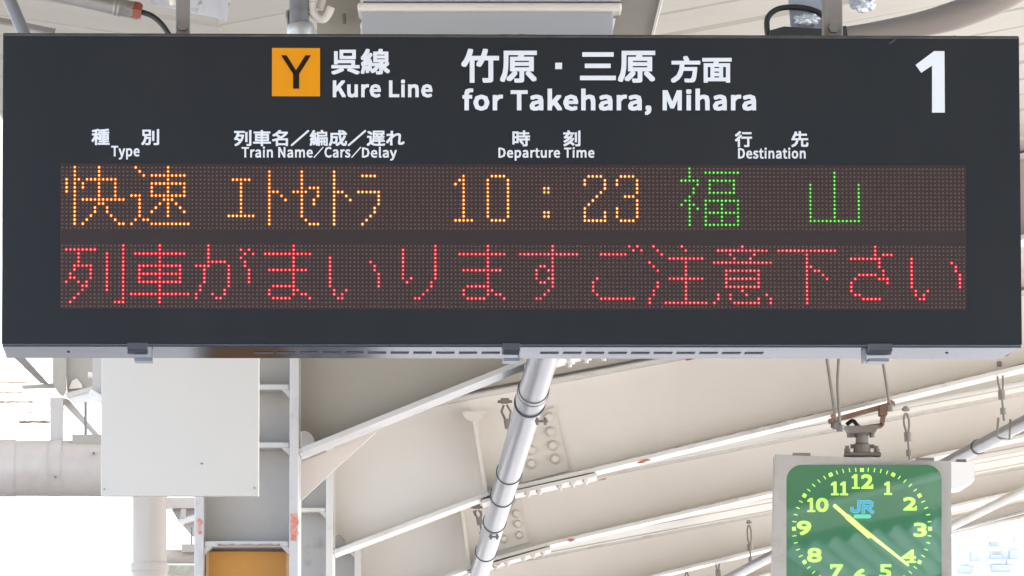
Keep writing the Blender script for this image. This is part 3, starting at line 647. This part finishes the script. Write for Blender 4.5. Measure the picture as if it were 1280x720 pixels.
# suspension wires
for lb, pts in (('left suspension rod of the clock bracket', [(1024, 400), (1033, 446), (1045, 528)]), ('bent suspension rod beside the left one, over the clock', [(1050, 400), (1048.5, 448), (1047, 480), (1050, 531)]), ('right suspension rod of the clock bracket', [(1098, 420), (1104, 455), (1112, 506)])):
    t = thing('suspension_rod', lb, 'rod', P(*pts[-1], 19.75))
    bm = NB(); tube(bm, spline([P(x, y, 19.7) for x, y in pts]), .0042, 8); obj('rod', bm, M['hang'], t, smooth=True)
    c = P(*pts[-1], 19.7); bm = NB(); tube(bm, [c + Vector((0, 0, .0)), c - Vector((0, 0, .02))], .010, 6); obj('nut', bm, M['galv_dark'], t)
# white lit-edge box behind the clock
t = thing('equipment_box', 'small white box just right of the top of the clock', 'box', P(1205, 610, 20.4))
bm = NB(); pprism(bm, [(1180, 577), (1219, 578), (1218, 600), (1204, 609), (1180, 613)], 20.3, .2); obj('body', bm, M['white_box'], t)
bm = NB(); pprism(bm, [(1196, 574), (1208, 574), (1208, 577.4), (1196, 577.4)], 20.32, .05); obj('latch', bm, M['galv_dark'], t)

# ------------------------------------------------------------------ departure board
BL = Vector((.00309559, 9.94097066, 2.64337188)); BR = Matrix.Rotation(.0399775, 4, 'Z') @ Matrix.Rotation(-.00238, 4, 'Y')
bd = thing('departure_board', 'wide charcoal train departure board with two rows of glowing LED text', 'departure board', BL)
bd.rotation_mode = 'QUATERNION'; bd.rotation_quaternion = BR.to_quaternion()
MI = (Matrix.Translation(BL) @ BR).inverted()
def L(px, py, off=0):            # point of the board's front face under a picture pixel, in the board's own axes
    o = MI @ Vector((0, 0, CAMZ)); d = MI.to_3x3() @ ray(px, py)
    p = o + d * (-o.y / d.y); p.y = -off; return p
def lobj(*a, **k): k['local'] = True; return obj(*a, **k)
xl, xr = L(3, 235).x, L(1275.5, 235).x; zt, zb = L(640, 43).z, L(640, 430).z; D = .20
bm = NB(); rr = .006
prof = [(0, zb), (0, zt - rr)] + [(rr - rr*math.cos(a), zt - rr + rr*math.sin(a)) for a in [math.pi/2*i/5 for i in range(1, 6)]] + [(D, zt), (D, zb)]
prism(bm, [Vector((xl, y, z)) for y, z in prof], (xr-xl, 0, 0)); casing = lobj('casing', bm, M['casing'], bd)
bm = NB(); prism(bm, [Vector((xl+.001, y-.0006, z+.0006)) for y, z in [(0.0004, zt-rr+.001)] + prof[2:7]] + [Vector((xl+.001, D-.01, zt+.0008)), Vector((xl+.001, D-.01, zt-.003)), Vector((xl+.001, .008, zt-.008))], (xr-xl-.002, 0, 0))
lobj('dusty_top_edge', bm, M['dust'], casing)
# crusts of old dust and sealant on the top
for i, (a, b, h) in enumerate(((60, 140, 3), (590, 700, 4), (1160, 1245, 3.5), (955, 1000, 3), (1150, 1180, 2))):
    rnd = random.Random(i+40); n_ = 14; pts = [L(a, 43)]; pts[0].y = .03
    x0_, x1_ = L(a, 43).x, L(b, 43).x; s_ = 1/842
    pts = [Vector((x0_ + (x1_-x0_)*k/n_, .03, zt + .0005 + h*s_*math.sin(math.pi*k/n_)**.6*rnd.uniform(.55, 1))) for k in range(n_+1)]
    pts = [Vector((x0_, .03, zt-.001))] + pts + [Vector((x1_, .03, zt-.001))]
    bm = NB(); prism(bm, pts, (0, .06, 0)); lobj('dust_crust', bm, M['dust'], casing)
# aluminium tray under the board
bm = NB(); prism(bm, [Vector((xl+.001, y, z)) for y, z in ((.0015, zb-.0005), (.0015, zb-.0025), (.0035, zb-.0045), (D-.004, zb-.0045), (D-.004, zb-.0005))], (xr-xl-.002, 0, 0))
bmesh.ops.translate(bm, verts=[v for v in bm.verts if v.co.y > .1 and v.co.x > 0], vec=(-.012, 0, 0))
tray = lobj('underside_tray', bm, M['silver'], bd)
sw = 23/842; zs = zb - .0045
for x0, n_ in ((318, 11), (679, 10)):
    for k in range(n_):
        a = L(x0 + k*28.7, 436).x; bm = NB(); box(bm, (a, .086, zs-.0006), (a+sw, .112, zs+.001)); lobj('vent_slot', bm, M['slot'], tray)
for x in (83, 1191):
    a = L(x, 436).x; bm = NB(); box(bm, (a-.0015, .09, zs-.001), (a+.003, .096, zs)); lobj('rivet', bm, M['latch'], tray)
for x0, x1, sg in ((159, 190, 1), (628, 655, 0), (1085, 1122, -1)):
    a, b = L(x0, 430).x, L(x1, 430).x; w = b-a
    bm = NB(); prism(bm, [Vector((a, y, z)) for y, z in ((-.004, zb+.002), (-.004, zb-.010), (.012, zb-.014), (.03, zb-.014), (.03, zb+.0))], (w*.82, 0, 0)); bmesh.ops.bevel(bm, geom=list(bm.edges), offset=.0012, segments=1, affect='EDGES')
    lt = lobj('latch', bm, M['latch'], bd)
    o_ = {1: .22, 0: .02, -1: -.22}[sg]*w
    bm = NB(); box(bm, (a + w*.05 + max(0, o_), .02, zb-.0235), (a + w*.80 + max(0, o_) + min(0, o_)*.2, .07, zb-.019), .0008); box(bm, (a + w*.76 + max(0, o_), .016, zb-.0235) if sg >= 0 else (a-.004, .016, zb-.0235), (a+w*.80+max(0, o_), .07, zb-.004) if sg >= 0 else (a-.0005, .07, zb-.002))
    lobj('latch_clip', bm, mat('clip_steel', (.17, .19, .225), .3, .7), lt)
# display window and LED panels
PX = .006; COL0 = -111.5 * PX
rowz = [lambda r: (17.2 - r) * PX, lambda r: (17.2 - 19.4 - r) * PX]
wx0, wx1 = COL0 - .0035, -COL0 + .0045
bm = NB(); box(bm, (wx0, -.0010, rowz[1](15) - .0045), (wx1, .002, rowz[0](0) + .0065), .0004); win = lobj('display_window', bm, M['window'], bd)
GL = {
 '快': '3,9|3,9|3,9|1,3,4,6-13|1,3,5,9,13|1,3,5,9,13|1,3,9,13|3,9,13|3,5-15|3,9,10|3,8,11|3,8,11|3,7,12|3,6,13|3,5,14,15',
 '速': '2,10|3,10|4,6-14|10|6-14|6,10,14|6,10,14|1-3,6-14|3,9-11|3,8,10,12|3,7,10,13|3,6,10,14|3,10|2,4,5|1,6-15',
 '列': '15|1-8,15|4,11,15|4,11,15|4,11,15|3-7,11,15|3,7,11,15|2,7,11,15|2,3,7,11,15|1,4,6,11,15|5,6,11,15|5,11,15|4,15|3,15|2,13-15',
 '車': '8|8|2-14|8|8|3-13|3,8,13|3-13|3,8,13|3-13|8|8|1-15|8|8',
 'が': '4|4,12,14|4,13,15|4,12|4-8,13|1-4,9,13|3,9,14|3,9,14|3,9,14|3,9,14|2,9|2,8|1,5,8|1,6,7',
 'ま': '9|9|2-13|9|9|9|3-12|9|9|9|4-9|3,9,10|3,9,11,12|4-8,13',
 'い': '|||2|2,12|2,13|2,13|2,14|2,14|2,14|2,14|3,6|3,5|4,5',
 'り': '12|4,12|4,12|4,12|4,12|4,12|4,12|4,12|4,6,12|5,11|11|10|9|7,8',
 'す': '9|9|1-15|9|9|6,7,9|5,8,9|5,9|5,8,9|6,7,9|9|8|7|5,6',
 'ご': '12,14|13,15|5-11||||||4|3|3|3|4|5-13',
 '注': '2,9|3,10|4|6-14|1,10|2,10|3,10|10|6-14|3,10|3,10|2,10|2,10|1,10|1,5-15',
 '意': '8|2-14|5,11|6,10|1-15||4-12|4,12|4-12|4,12|4-12|8|2,5,9,14|2,5,12,15|1,6-12,15',
 '下': '|1-15|8|8|8|8,9|8,10,11|8,12|8,13|8|8|8|8|8|8',
 'さ': '9|9|9,11-13|3-10|10|10|11|5-9,11|4,10-12|3,12|3|3|4,5|6-10',
}
ABS = {  # katakana, time and destination of the upper row, absolute columns
 'o': '||74-77,99,106-109,130-133,138-141|42-46,98,99,105,110,129,134,137,142|44,97,99,105,110,129,134,137,142|44,61-63,99,105,110,119,120,134,142|44,52,53,57,58,60,63,68,69,73-78,99,105,110,119,120,133,142|44,54,63,70,78,99,105,110,132,139-141|44,55,62,71,78,99,105,110,131,142|44,62,78,99,105,110,130,142|44,77,99,105,110,129,137,142|44,77,99,105,110,119,120,129,134,137,142|41-47,76,99,105,110,119,120,129,134,137,142|60,75,97-101,106-109,129-134,138-141|61-63,74',
 'g': '155|155,159-167,191|155,191|153-157,160-166,191|157,160,166,185,191,197|156,160,166,185,191,197|156,160-166,185,191,197|155,185,191,197|154,155,159-167,185,191,197|153,155,156,159,163,167,185,191,197|155,157,159,163,167,185,191,197|155,159-167,185,191,197|155,159,163,167,185,191,197|155,159,163,167,185-197|155,159-167',
}
def cells(s, c0=0):
    out = set()
    for r, row in enumerate(s.split('|')):
        for tok in row.split(','):
            if tok:
                a, _, b = tok.partition('-')
                for c in range(int(a), int(b or a)+1): out.add((c0 + c, r))
    return out
orange = cells(GL['快']) | cells(GL['速'], 16) | cells(ABS['o'])
for r in range(1, 15): orange |= {(51, r), (67, r)}
for r in range(1, 13): orange.add((59, r))
green = cells(ABS['g'])
red = set()
for i, ch in enumerate('列車がまいりますご注意下さい'): red |= cells(GL[ch], 16*i)
def leds(name, cs, rz, r, off, m, parent, seg=8, asp=1, lab=None):
    bm = NB()
    for c, rw in sorted(cs): disc(bm, (COL0 + c*PX, -off, rz(rw)), r, seg, rz=math.pi/seg, asp=asp)
    me = bpy.data.meshes.new(name); bmesh.ops.reverse_faces(bm, faces=[f for f in bm.faces if f.normal.y > 0]); bm.to_mesh(me); bm.free(); me.materials.append(m)
    o = bpy.data.objects.new(name, me); COL.objects.link(o); o.parent = parent; o['kind'] = 'stuff'; ORG[o.name] = Vector()
    if lab: o['label'] = lab
    return o
allc = {(c, r) for c in range(224) for r in range(16)}
for k in (0, 1):
    bm = NB(); box(bm, (COL0 - .003, -.0016, rowz[k](15) - .0032), (-COL0 + .003, .001, rowz[k](0) + .0032))
    pn = lobj('led_panel', bm, M['ledpanel'], bd, label=('upper' if k == 0 else 'lower') + ' LED panel')
    lit = (orange | green) if k == 0 else red
    # unlit diodes: little raised domes
    bm = NB()
    for c, rw in sorted(allc - lit):
        x, z = COL0 + c*PX, rowz[k](rw); q_ = [bm.verts.new((x + .00145*math.cos(a), -.0017, z + .00145*math.sin(a))) for a in [i*math.pi/3 for i in range(6)]]
        tp = bm.verts.new((x, -.0026, z))
        for i in range(6): bm.faces.new((q_[i], q_[(i+1) % 6], tp))
    bmesh.ops.recalc_face_normals(bm, faces=bm.faces)
    o = lobj('unlit_diode', bm, M['led_off'], pn); o['kind'] = 'stuff'
    for cs, n_, lb in (((orange, 'o', 'glowing amber diodes'), (green, 'g', 'glowing green diodes')) if k == 0 else ((red, 'r', 'glowing red diodes'),)):
        leds('diode_halo', cs, rowz[k], .0028, .0022, M[n_+'_rim'], pn, 10)  # coloured disc that paints the camera glow around each lit diode
        leds('lit_diode', cs, rowz[k], .00138, .0030, M[n_+'_core'], pn, 8, 1.15 if n_ == 'o' else 1, lab=lb)
# lettering on the board
def word(s, b, bold, m='letter', fn=None, par=None, name='lettering', lab=None):
    bm = NB(); lettering(bm, s, b, lambda x, y, o_: L(x, y, .0006 + o_), bold)
    return nofix(name, bm, M[m], par or bd, True, lab or 'white lettering reading ' + s)
word('呉線', (414, 61, 487.5, 93.2), .95); word('Kure Line', (416, 99.5, 540.5, 122), .9)
word('竹原', (576.5, 61, 671, 103.5), 1.2); word('三原', (725, 63.5, 819, 103.5), 1.2); word('方面', (838.5, 70, 914.5, 103.5), 1.15)
bm = NB(); a, b = L(694, 78.5), L(702.5, 86.5); box(bm, (a.x, -.0012, a.z), (b.x, -.0003, b.z)); lobj('middle_dot', bm, M['letter'], bd)
word('for Takehara, Mihara', (578, 110.5, 945, 144), 1.15)
for s_, b_ in (('種', (114.5, 161, 137, 181.5)), ('別', (176.5, 161.5, 199, 181.5)), ('時', (640.5, 163, 662.5, 183)), ('刻', (704, 163, 725.5, 183)), ('行', (918.5, 164, 940, 184)), ('先', (989, 164, 1010.5, 184))):
    word(s_, b_, .55)
word('列車名／編成／遅れ', (292.5, 162.5, 505.5, 182.8), .55)
word('Type', (139, 182.3, 174.5, 199.5), .42); word('Train Name', (302, 183.2, 391, 197.2), .42); word('Cars', (405.5, 183.5, 438, 197.2), .42); word('Delay', (452.5, 183.5, 496, 200.8), .42)
word('／', (392, 183.5, 404.5, 197.5), .3); word('／', (439, 183.5, 451.5, 197.5), .3)
word('Departure Time', (623, 184, 743, 200.8), .42); word('Destination', (922.5, 184.6, 1007, 198.5), .42)
bm = NB(); pts = [(1144.5, 81.25), (1167.5, 64), (1180.5, 64), (1181, 140.8), (1165, 140.8), (1165, 82), (1151.5, 91)]
prism(bm, [L(x, y, .0012) for x, y in pts], (0, .0009, 0)); lobj('platform_number', bm, M['letter'], bd, label='large white numeral 1')
bm = NB(); a, b = L(340, 60), L(400, 120.5); box(bm, (a.x, -.0012, a.z), (b.x, -.0003, b.z)); bg_ = lobj('line_badge', bm, M['badge'], bd, label='orange square line badge with a dark Y')
bm = NB(); pts = [(351.3, 69.3), (358.3, 69.3), (370, 88), (381.8, 69.3), (388.6, 69.3), (374, 92.5), (374, 111), (366.3, 111), (366.3, 92.5)]
prism(bm, [L(x, y, .0018) for x, y in pts], (0, .0005, 0)); lobj('badge_letter', bm, M['badge_ink'], bg_)
# scratch at the top right
bm = NB(); pts = [(1111, 54), (1118, 49.5), (1121, 48.2), (1119, 50.5), (1113, 55)]; prism(bm, [L(x, y, .0006) for x, y in pts], (0, .0004, 0)); lobj('scratch', bm, M['dust'], casing)
# steel hangers over the board
for x, w in ((228, 18), (1047, 24)):
    a = L(x, 43); bm = NB(); box(bm, (a.x - w/2/842, .07, zt), (a.x + w/2/842, .11, zt + .30), .002); tube(bm, [Vector((a.x, .06, zt+.02)), Vector((a.x, .12, zt+.02))], .008, 6)
    lobj('hanger', bm, M['galv_dark'], bd)

# ------------------------------------------------------------------ white blank board hanging behind
t = thing('blank_board', 'plain off-white square board hanging below the left part of the departure board', 'board', P(225, 620, 13))
bm = NB(); Yb = 13.0; a, b = P(126, 620, Yb), P(324, 405, Yb)
box(bm, (a.x, Yb, a.z), (b.x, Yb+.03, b.z), .0015); obj('panel', bm, M['board_white'], t)
for x, y in ((130.5, 611.5), (318, 610), (252, 579.5)):
    c = P(x, y, Yb - .0005); bm = NB(); tube(bm, [c, c - Vector((0, .002, 0))], .0018, 8); obj('screw', bm, M['screw'], t)
bm = NB()
for x in (150, 300): a = P(x, 410, Yb+.012); box(bm, a - Vector((.012, .006, 0)), a + Vector((.012, .006, .45)))
obj('hanger', bm, M['galv'], t)

# ------------------------------------------------------------------ pipes and steel at the left, farther down the platform
YD = 22.0
t = thing('overhead_duct', 'big pale horizontal pipe at the left edge, left of the white board', 'pipe', P(60, 590, YD))
c0, c1_ = P(-60, 585, YD), P(122, 586, YD); rd = 35*YD/F
bm = NB(); tube(bm, [c0, c1_ + Vector((.2, 0, 0))], rd, 36); o = obj('pipe', bm, M['duct'], t); smooth_angle(o)
bm = NB(); tube(bm, [c0, P(20, 585, YD)], rd*1.035, 36); o = obj('coupling', bm, M['duct'], t); smooth_angle(o)
bm = NB(); tube(bm, [P(63, 585, YD), P(78, 585, YD)], rd*1.03, 36); o = obj('strap', bm, M['duct'], t); smooth_angle(o)
for x, y in ((69, 596), (117, 566)):
    c = P(x, y, YD - rd - .01); bm = NB(); tube(bm, [c, c + Vector((0, .02, 0))], .004, 6); obj('screw', bm, M['galv_dark'], t)
t = thing('downpipe', 'pale vertical pipe with a collar below the white board', 'pipe', P(187, 760, YD))
a, b = P(187, 560, YD), P(187, 900, YD)
bm = NB(); tube(bm, [a, b], 21.5*YD/F, 32); o = obj('pipe', bm, M['duct'], t); smooth_angle(o)
bm = NB(); tube(bm, [P(187, 704, YD), P(187, 714, YD)], 24*YD/F, 32); o = obj('collar', bm, M['duct'], t); smooth_angle(o)
bm = NB(); tube(bm, [P(187, 714, YD), b], 22.5*YD/F, 32); o = obj('lower_pipe', bm, M['duct'], t); smooth_angle(o)

t = thing('steel_bracket', 'welded grey steel bracket between the board and the pipe at the far left', 'bracket', P(72, 552, YD))
q = lambda x, y, d=0: P(x, y, YD + d)
def pp(name, pix, d, dep, m, par=None): bm_ = NB(); pprism(bm_, pix, YD + d, dep); return obj(name, bm_, M[m], par or t)
pp('post', [(66, 430), (82, 430), (82, 486), (78, 495), (72, 490), (66, 480)], 0, .05, 'taupe')
pp('lower_post', [(62.5, 497), (79, 497), (78, 556), (63, 556)], -.02, .05, 'grey')
pp('diagonal', [(17, 446), (30, 446), (61, 480), (50, 478)], .02, .03, 'galv_dark')
pp('crossbar', [(27, 482), (66, 479), (70, 484), (28, 485)], .03, .04, 'taupe')
pp('crossbar', [(80, 492), (126, 480), (126, 486), (84, 497)], -.03, .03, 'duct')
pp('flange', [(84, 496), (126, 485), (126, 497), (92, 503)], -.02, .10, 'white_flange')
pp('gusset', [(82, 432), (126, 432), (126, 483), (84, 492)], .06, .012, 'taupe')
pp('brace', [(78, 497), (86, 499), (128, 548), (128, 556), (80, 506)], .04, .012, 'duct')
pp('cope', [(86, 486), (90, 476), (96, 473), (102, 480), (103, 485)], .04, .012, 'cream')
bm = NB(); tube(bm, [q(107, 503), q(107, 545)], .005, 8); obj('rod', bm, M['galv_dark'], t)
bm = NB(); tube(bm, [q(110, 469, -.05), q(128, 469, -.05)], .010, 10); tube(bm, [q(121, 466, -.06), q(125, 474, -.06)], .013, 10); obj('bolt', bm, M['cream'], t)
pp('saddle', [(90, 543), (128, 543), (128, 556), (90, 556)], -.05, .1, 'taupe')
# distant bits seen in the gap right of the downpipe
t = thing('far_bracket', 'small far steel bracket in the gap between the downpipe and the column', 'bracket', P(228, 690, 27))
def pq(name, pix, Y, dep, m): bm_ = NB(); pprism(bm_, pix, Y, dep); return obj(name, bm_, M[m], t)
pq('beam', [(205, 622), (250, 622), (250, 635), (205, 635)], 27, .1, 'duct')
pq('gusset', [(214, 636), (250, 636), (250, 678), (238, 668), (222, 650)], 27.1, .012, 'grey')
pq('flange', [(220, 650), (250, 641), (250, 649), (226, 655)], 27, .1, 'white_flange')
pq('post', [(226, 636), (232, 636), (231, 646), (226, 648)], 26.95, .04, 'grey')
pq('rod', [(238.6, 659), (240.6, 659), (240.6, 681), (238.6, 681)], 26.95, .006, 'galv_dark')
pq('saddle', [(227, 680), (250, 680), (250, 690), (227, 690)], 26.9, .1, 'grey')
bm = NB(); tube(bm, [P(205, 696, 27), P(252, 696, 27)], 9*27/F, 20); o = obj('pipe', bm, M['duct'], t); smooth_angle(o)
t = thing('far_wall_top', 'mottled grey green block in the gap left of the orange panel', 'wall', P(228, 720, 33))
bm = NB(); pprism(bm, [(190, 706), (262, 706), (262, 800), (190, 800)], 33, .4); obj('wall', bm, mat('mottled_stone', (.35, .35, .28), .8, dirt=.9, dcol=(.6, .58, .5, 1), scale=9, dlo=.45, dhi=.6), t)

# neighbouring canopy of white slats at the far left
t = thing('far_canopy', 'white slatted roof with rusty joints at the far left edge', 'canopy', P(20, 500, 40))
for k in range(9):
    y = 452 + k*11
    bm = NB(); a, b = P(-40, y, 40 + k*.8), P(95 - k*3, y - 1 + k*.2, 40 + k*.8); bar(bm, a, b, .5, .030); obj('slat', bm, M['white_box'], t)
bm = NB(); box(bm, (-9, 14, 6.0), (1.0, 43, 6.12)); obj('overhead_sheet', bm, M['cream'], t)  # unseen sheet added overhead to keep sun off the left duct and posts
for x0, x1, y, h, s_ in ((-5, 41, 502.3, 1.2, 1), (24, 62, 527.5, 2.0, 2), (10, 22, 527.5, .8, 4), (-5, 28, 490.5, .7, 3), (15, 50, 516, .6, 5), (-5, 42, 478, .7, 6)):
    rnd = random.Random(s_+60); n_ = 12
    up_ = [(x0 + (x1-x0)*k/n_, y - h*rnd.uniform(.3, 1)) for k in range(n_+1)]; dn = [(x0 + (x1-x0)*k/n_, y + h*rnd.uniform(.3, 1)) for k in range(n_, -1, -1)]
    bm = NB(); pprism(bm, up_ + dn, 39.5, .01); obj('rust_line', bm, M['rust'], t)

# pale building far off at the lower right
t = thing('far_building', 'overexposed pale building at the lower right corner', 'building', P(1250, 1000, 140))
bm = NB(); a = P(1188, 655, 140); b = P(1500, 1150, 140); box(bm, (a.x, 140, 0), (b.x, 150, a.z), .05); obj('wall', bm, M['facade'], t)
for x0, x1, y0, y1 in ((1199, 1206, 672, 690), (1214, 1222, 690, 702), (1236, 1250, 668, 673), (1238, 1253, 676, 684), (1262, 1272, 688, 700), (1198, 1214, 708, 718), (1238, 1252, 694, 700), (1240, 1262, 706, 716), (1268, 1278, 668, 678)):
    p1, p2 = P(x0, y1, 140), P(x1, y0, 140); bm = NB(); box(bm, (p1.x, 139.9, p1.z), (p2.x, 140.02, p2.z)); w_ = obj('window', bm, M['bluepane'], t)
    bm = NB(); box(bm, (p1.x-.06, 139.8, p1.z-.08), (p2.x+.06, 139.89, p1.z-.003)); obj('sill', bm, M['facade'], w_)

# ------------------------------------------------------------------ things between the board and the roof, along the top edge
YT = 10.9
T = lambda x, y, d=0: P(x, y, YT + d)
t = thing('light_fitting', 'long grey and cream light fitting above the middle of the board', 'light', T(612, 20))
bm = NB(); a, b = T(452, 44), T(766, 14); box(bm, (a.x, YT, a.z-.02), (b.x, YT+.20, b.z), .002); obj('housing', bm, M['fitting'], t)
bm = NB(); a, b = T(447, 15), T(777, 5); box(bm, (a.x, YT-.02, a.z+.0005), (b.x, YT+.22, b.z), .004); obj('rim', bm, M['cream'], t)
bm = NB(); a, b = T(454, 4.0), T(775, -40); box(bm, (a.x, YT-.03, a.z), (b.x, YT+.22, b.z), .003); obj('body', bm, M['fitting'], t)
bm = NB(); a, b = T(454, 5.2), T(775, 3.6); box(bm, (a.x, YT-.012, a.z), (b.x, YT+.2, b.z)); obj('seal', bm, M['rubber'], t)
t = thing('hanging_post', 'taupe steel post right of the light fitting, above the board', 'post', T(800, 45))
bm = NB(); pprism(bm, [(779, -30), (832, -30), (813, 48), (764, 48), (770, 22)], YT+.05, .03); obj('post', bm, M['taupe'], t)
bm = NB(); pprism(bm, [(832, -30), (836, -30), (816, 48), (813, 48)], YT+.04, .06); obj('edge', bm, M['cream'], t)
t = thing('hanging_post', 'grey beige steel post left of the light fitting, above the board', 'post', T(425, 45))
bm = NB(); pprism(bm, [(398, -30), (450, -30), (450, 48), (396, 48)], YT+.1, .03); obj('post', bm, M['deck'], t)
bm = NB(); tube(bm, [T(430, 17, .09), T(430, 30, .09)], .003, 6); obj('pin', bm, M['galv_dark'], t)
t = thing('drop_pipe', 'short vertical white pipe with a dark band, left of the light fitting', 'pipe', T(375, 40))
bm = NB(); tube(bm, [T(374, -20), T(374, 30)], .0165, 24); o = obj('pipe', bm, M['pvc'], t); smooth_angle(o)
bm = NB(); tube(bm, [T(374, 12), T(374, 14)], .018, 24); o = obj('joint', bm, M['pvc'], t); smooth_angle(o)
bm = NB(); tube(bm, [T(374.5, 29), T(375, 33), T(376, 38), T(376, 46)], [.0185, .0215, .0225, .0225], 24); o = obj('band', bm, M['galv'], t); smooth_angle(o)
bm = NB(); tube(bm, [T(360, 13), T(359, 20), T(361, 31)], .003, 8); obj('clip', bm, M['galv_dark'], t)
t = thing('hook', 'white curved hook beside the vertical white pipe', 'hook', T(402, 25))
bm = NB(); tube(bm, spline([T(389, 3), T(390, 14), T(396, 22), (T(404, 24)), T(410, 18), T(414, 9)]), .0065, 14); obj('hook', bm, M['cream'], t, smooth=True)
bm = NB(); tube(bm, [T(405, -10, .02), T(399, 12, .02)], .007, 10); obj('strap', bm, M['cream'], t)
t = thing('flexible_conduit', 'grey metal conduit with an orange gland and black cable, above the left of the board', 'conduit', T(160, 10))
bm = NB(); tube(bm, [T(-40, -50), T(45, -14), T(144, 8.5)], .0135, 24); o = obj('pipe', bm, M['oldpipe'], t); smooth_angle(o)
bm = NB(); d0, d1 = T(142, 8), T(167, 12.5)
tube(bm, [d0, d0.lerp(d1, .1), d0.lerp(d1, .2), d0.lerp(d1, .3), d0.lerp(d1, .42), d1], [.0135, .0155, .014, .0158, .014, .0145], 24); o = obj('coupling', bm, M['oldpipe'], t); smooth_angle(o)
bm = NB(); tube(bm, [T(165, 12.3), T(169, 13), T(173, 13.7), T(177.5, 14.5)], [.0150, .0158, .0158, .0125], 6); obj('gland', bm, M['orange_gland'], t)
bm = NB(); tube(bm, spline([T(176, 14.5), T(190, 20), T(202, 30), T(213, 46)]), .0045, 10); obj('cable', bm, M['rubber'], t, smooth=True)
t = thing('steel_plate', 'white folded steel plate above the left of the board', 'plate', T(240, 20))
bm = NB(); pprism(bm, [(178, -20), (281, -20), (283, 26), (268, 21), (234, 15), (214, 10), (190, 6)], YT+.02, .004); pprism(bm, [(274, -20), (292, -20), (283, 26), (276, 12)], YT+.016, .003); obj('plate', bm, mat('chipped_white_paint', (.55, .56, .6), .4, dirt=.8, dcol=(.1, .1, .11, 1), scale=28, dlo=.58, dhi=.66, bump=.2), t)
bm = NB(); tube(bm, [T(215, -6, -.02), T(217, 6, -.02)], .006, 8); obj('bolt', bm, M['cream'], t)
t = thing('slanting_pipe', 'white slanting pipe at the top left corner above the board', 'pipe', T(30, 40))
bm = NB(); tube(bm, [T(2, -24), T(34, 52)], .0105, 20); o = obj('pipe', bm, M['pvc'], t); smooth_angle(o)
t = thing('steel_angle', 'brown steel angle at the top left behind the slanting pipe', 'bar', T(40, 30))
bm = NB(); pprism(bm, [(-10, 20), (12, 24), (70, 36), (68, 42), (10, 29), (-10, 26)], YT+.2, .03); obj('bar', bm, M['galv_dark'], t)
t = thing('cable_loop', 'black cable loop above the right of the board', 'cable', T(1000, 40))
bm = NB(); tube(bm, spline([T(962, 52), T(959, 38), T(960, 22), T(972, 11.5), T(992, 9), T(1014, 12), T(1032, 22), T(1050, 44), T(1054, 60)]), .0048, 12); obj('cable', bm, M['rubber'], t, smooth=True)
t = thing('steel_plate', 'grey folded plate behind the black cable loop', 'plate', T(1010, 20))
bm = NB(); pprism(bm, [(984, -20), (1036, -20), (1036, 40), (1000, 40), (988, 32)], YT+.02, .004); obj('plate', bm, mat('grey_blue_plate', (.3, .33, .38), .35, .4, dirt=.8, dcol=(.5, .5, .5, 1), scale=20, bump=.4), t)
bm = NB(); pprism(bm, [(962, 38), (980, 33), (1030, 36), (1058, 32), (1060, 46), (962, 46)], YT-.03, .04); obj('base', bm, M['rubber'], t)
def crumple(label, x, y, w, h, seed, m='plastic'):
    t_ = thing('plastic_wrap', label, 'wrap', T(x, y)); rnd = random.Random(seed); bm_ = NB()
    bmesh.ops.create_icosphere(bm_, subdivisions=3, radius=1)
    for v in bm_.verts:
        k_ = rnd.uniform(.72, 1.1); c_ = T(x, y); v.co = Vector((c_.x + v.co.x*w/770*k_, c_.y + v.co.y*.03*k_ - .02, c_.z + v.co.z*h/770*k_))
    obj('wrap', bm_, M[m], t_)
crumple('crumpled clear plastic right of the dark hanger above the board', 1078, 4, 17, 15, 5)
crumple('small crumpled foil scrap inside the black cable loop', 1008, 27, 17, 8, 6)
t = thing('curved_duct', 'thick brown grey curved pipe sweeping up at the top right above the board', 'pipe', T(1150, 30))
bm = NB(); pth = spline([T(1020, 46, .12), T(1090, 40, .12), T(1170, 26, .12), T(1240, 2, .12), T(1300, -32, .12)]); n_ = len(pth)
tube(bm, pth, [.010 + .014*min(1, i/(n_*.55)) for i in range(n_)], 24); o = obj('pipe', bm, mat('brown_grey_pipe', (.22, .185, .16), .45, dirt=.5, dcol=(.22, .18, .16, 1), scale=14, bump=.1), t); smooth_angle(o)
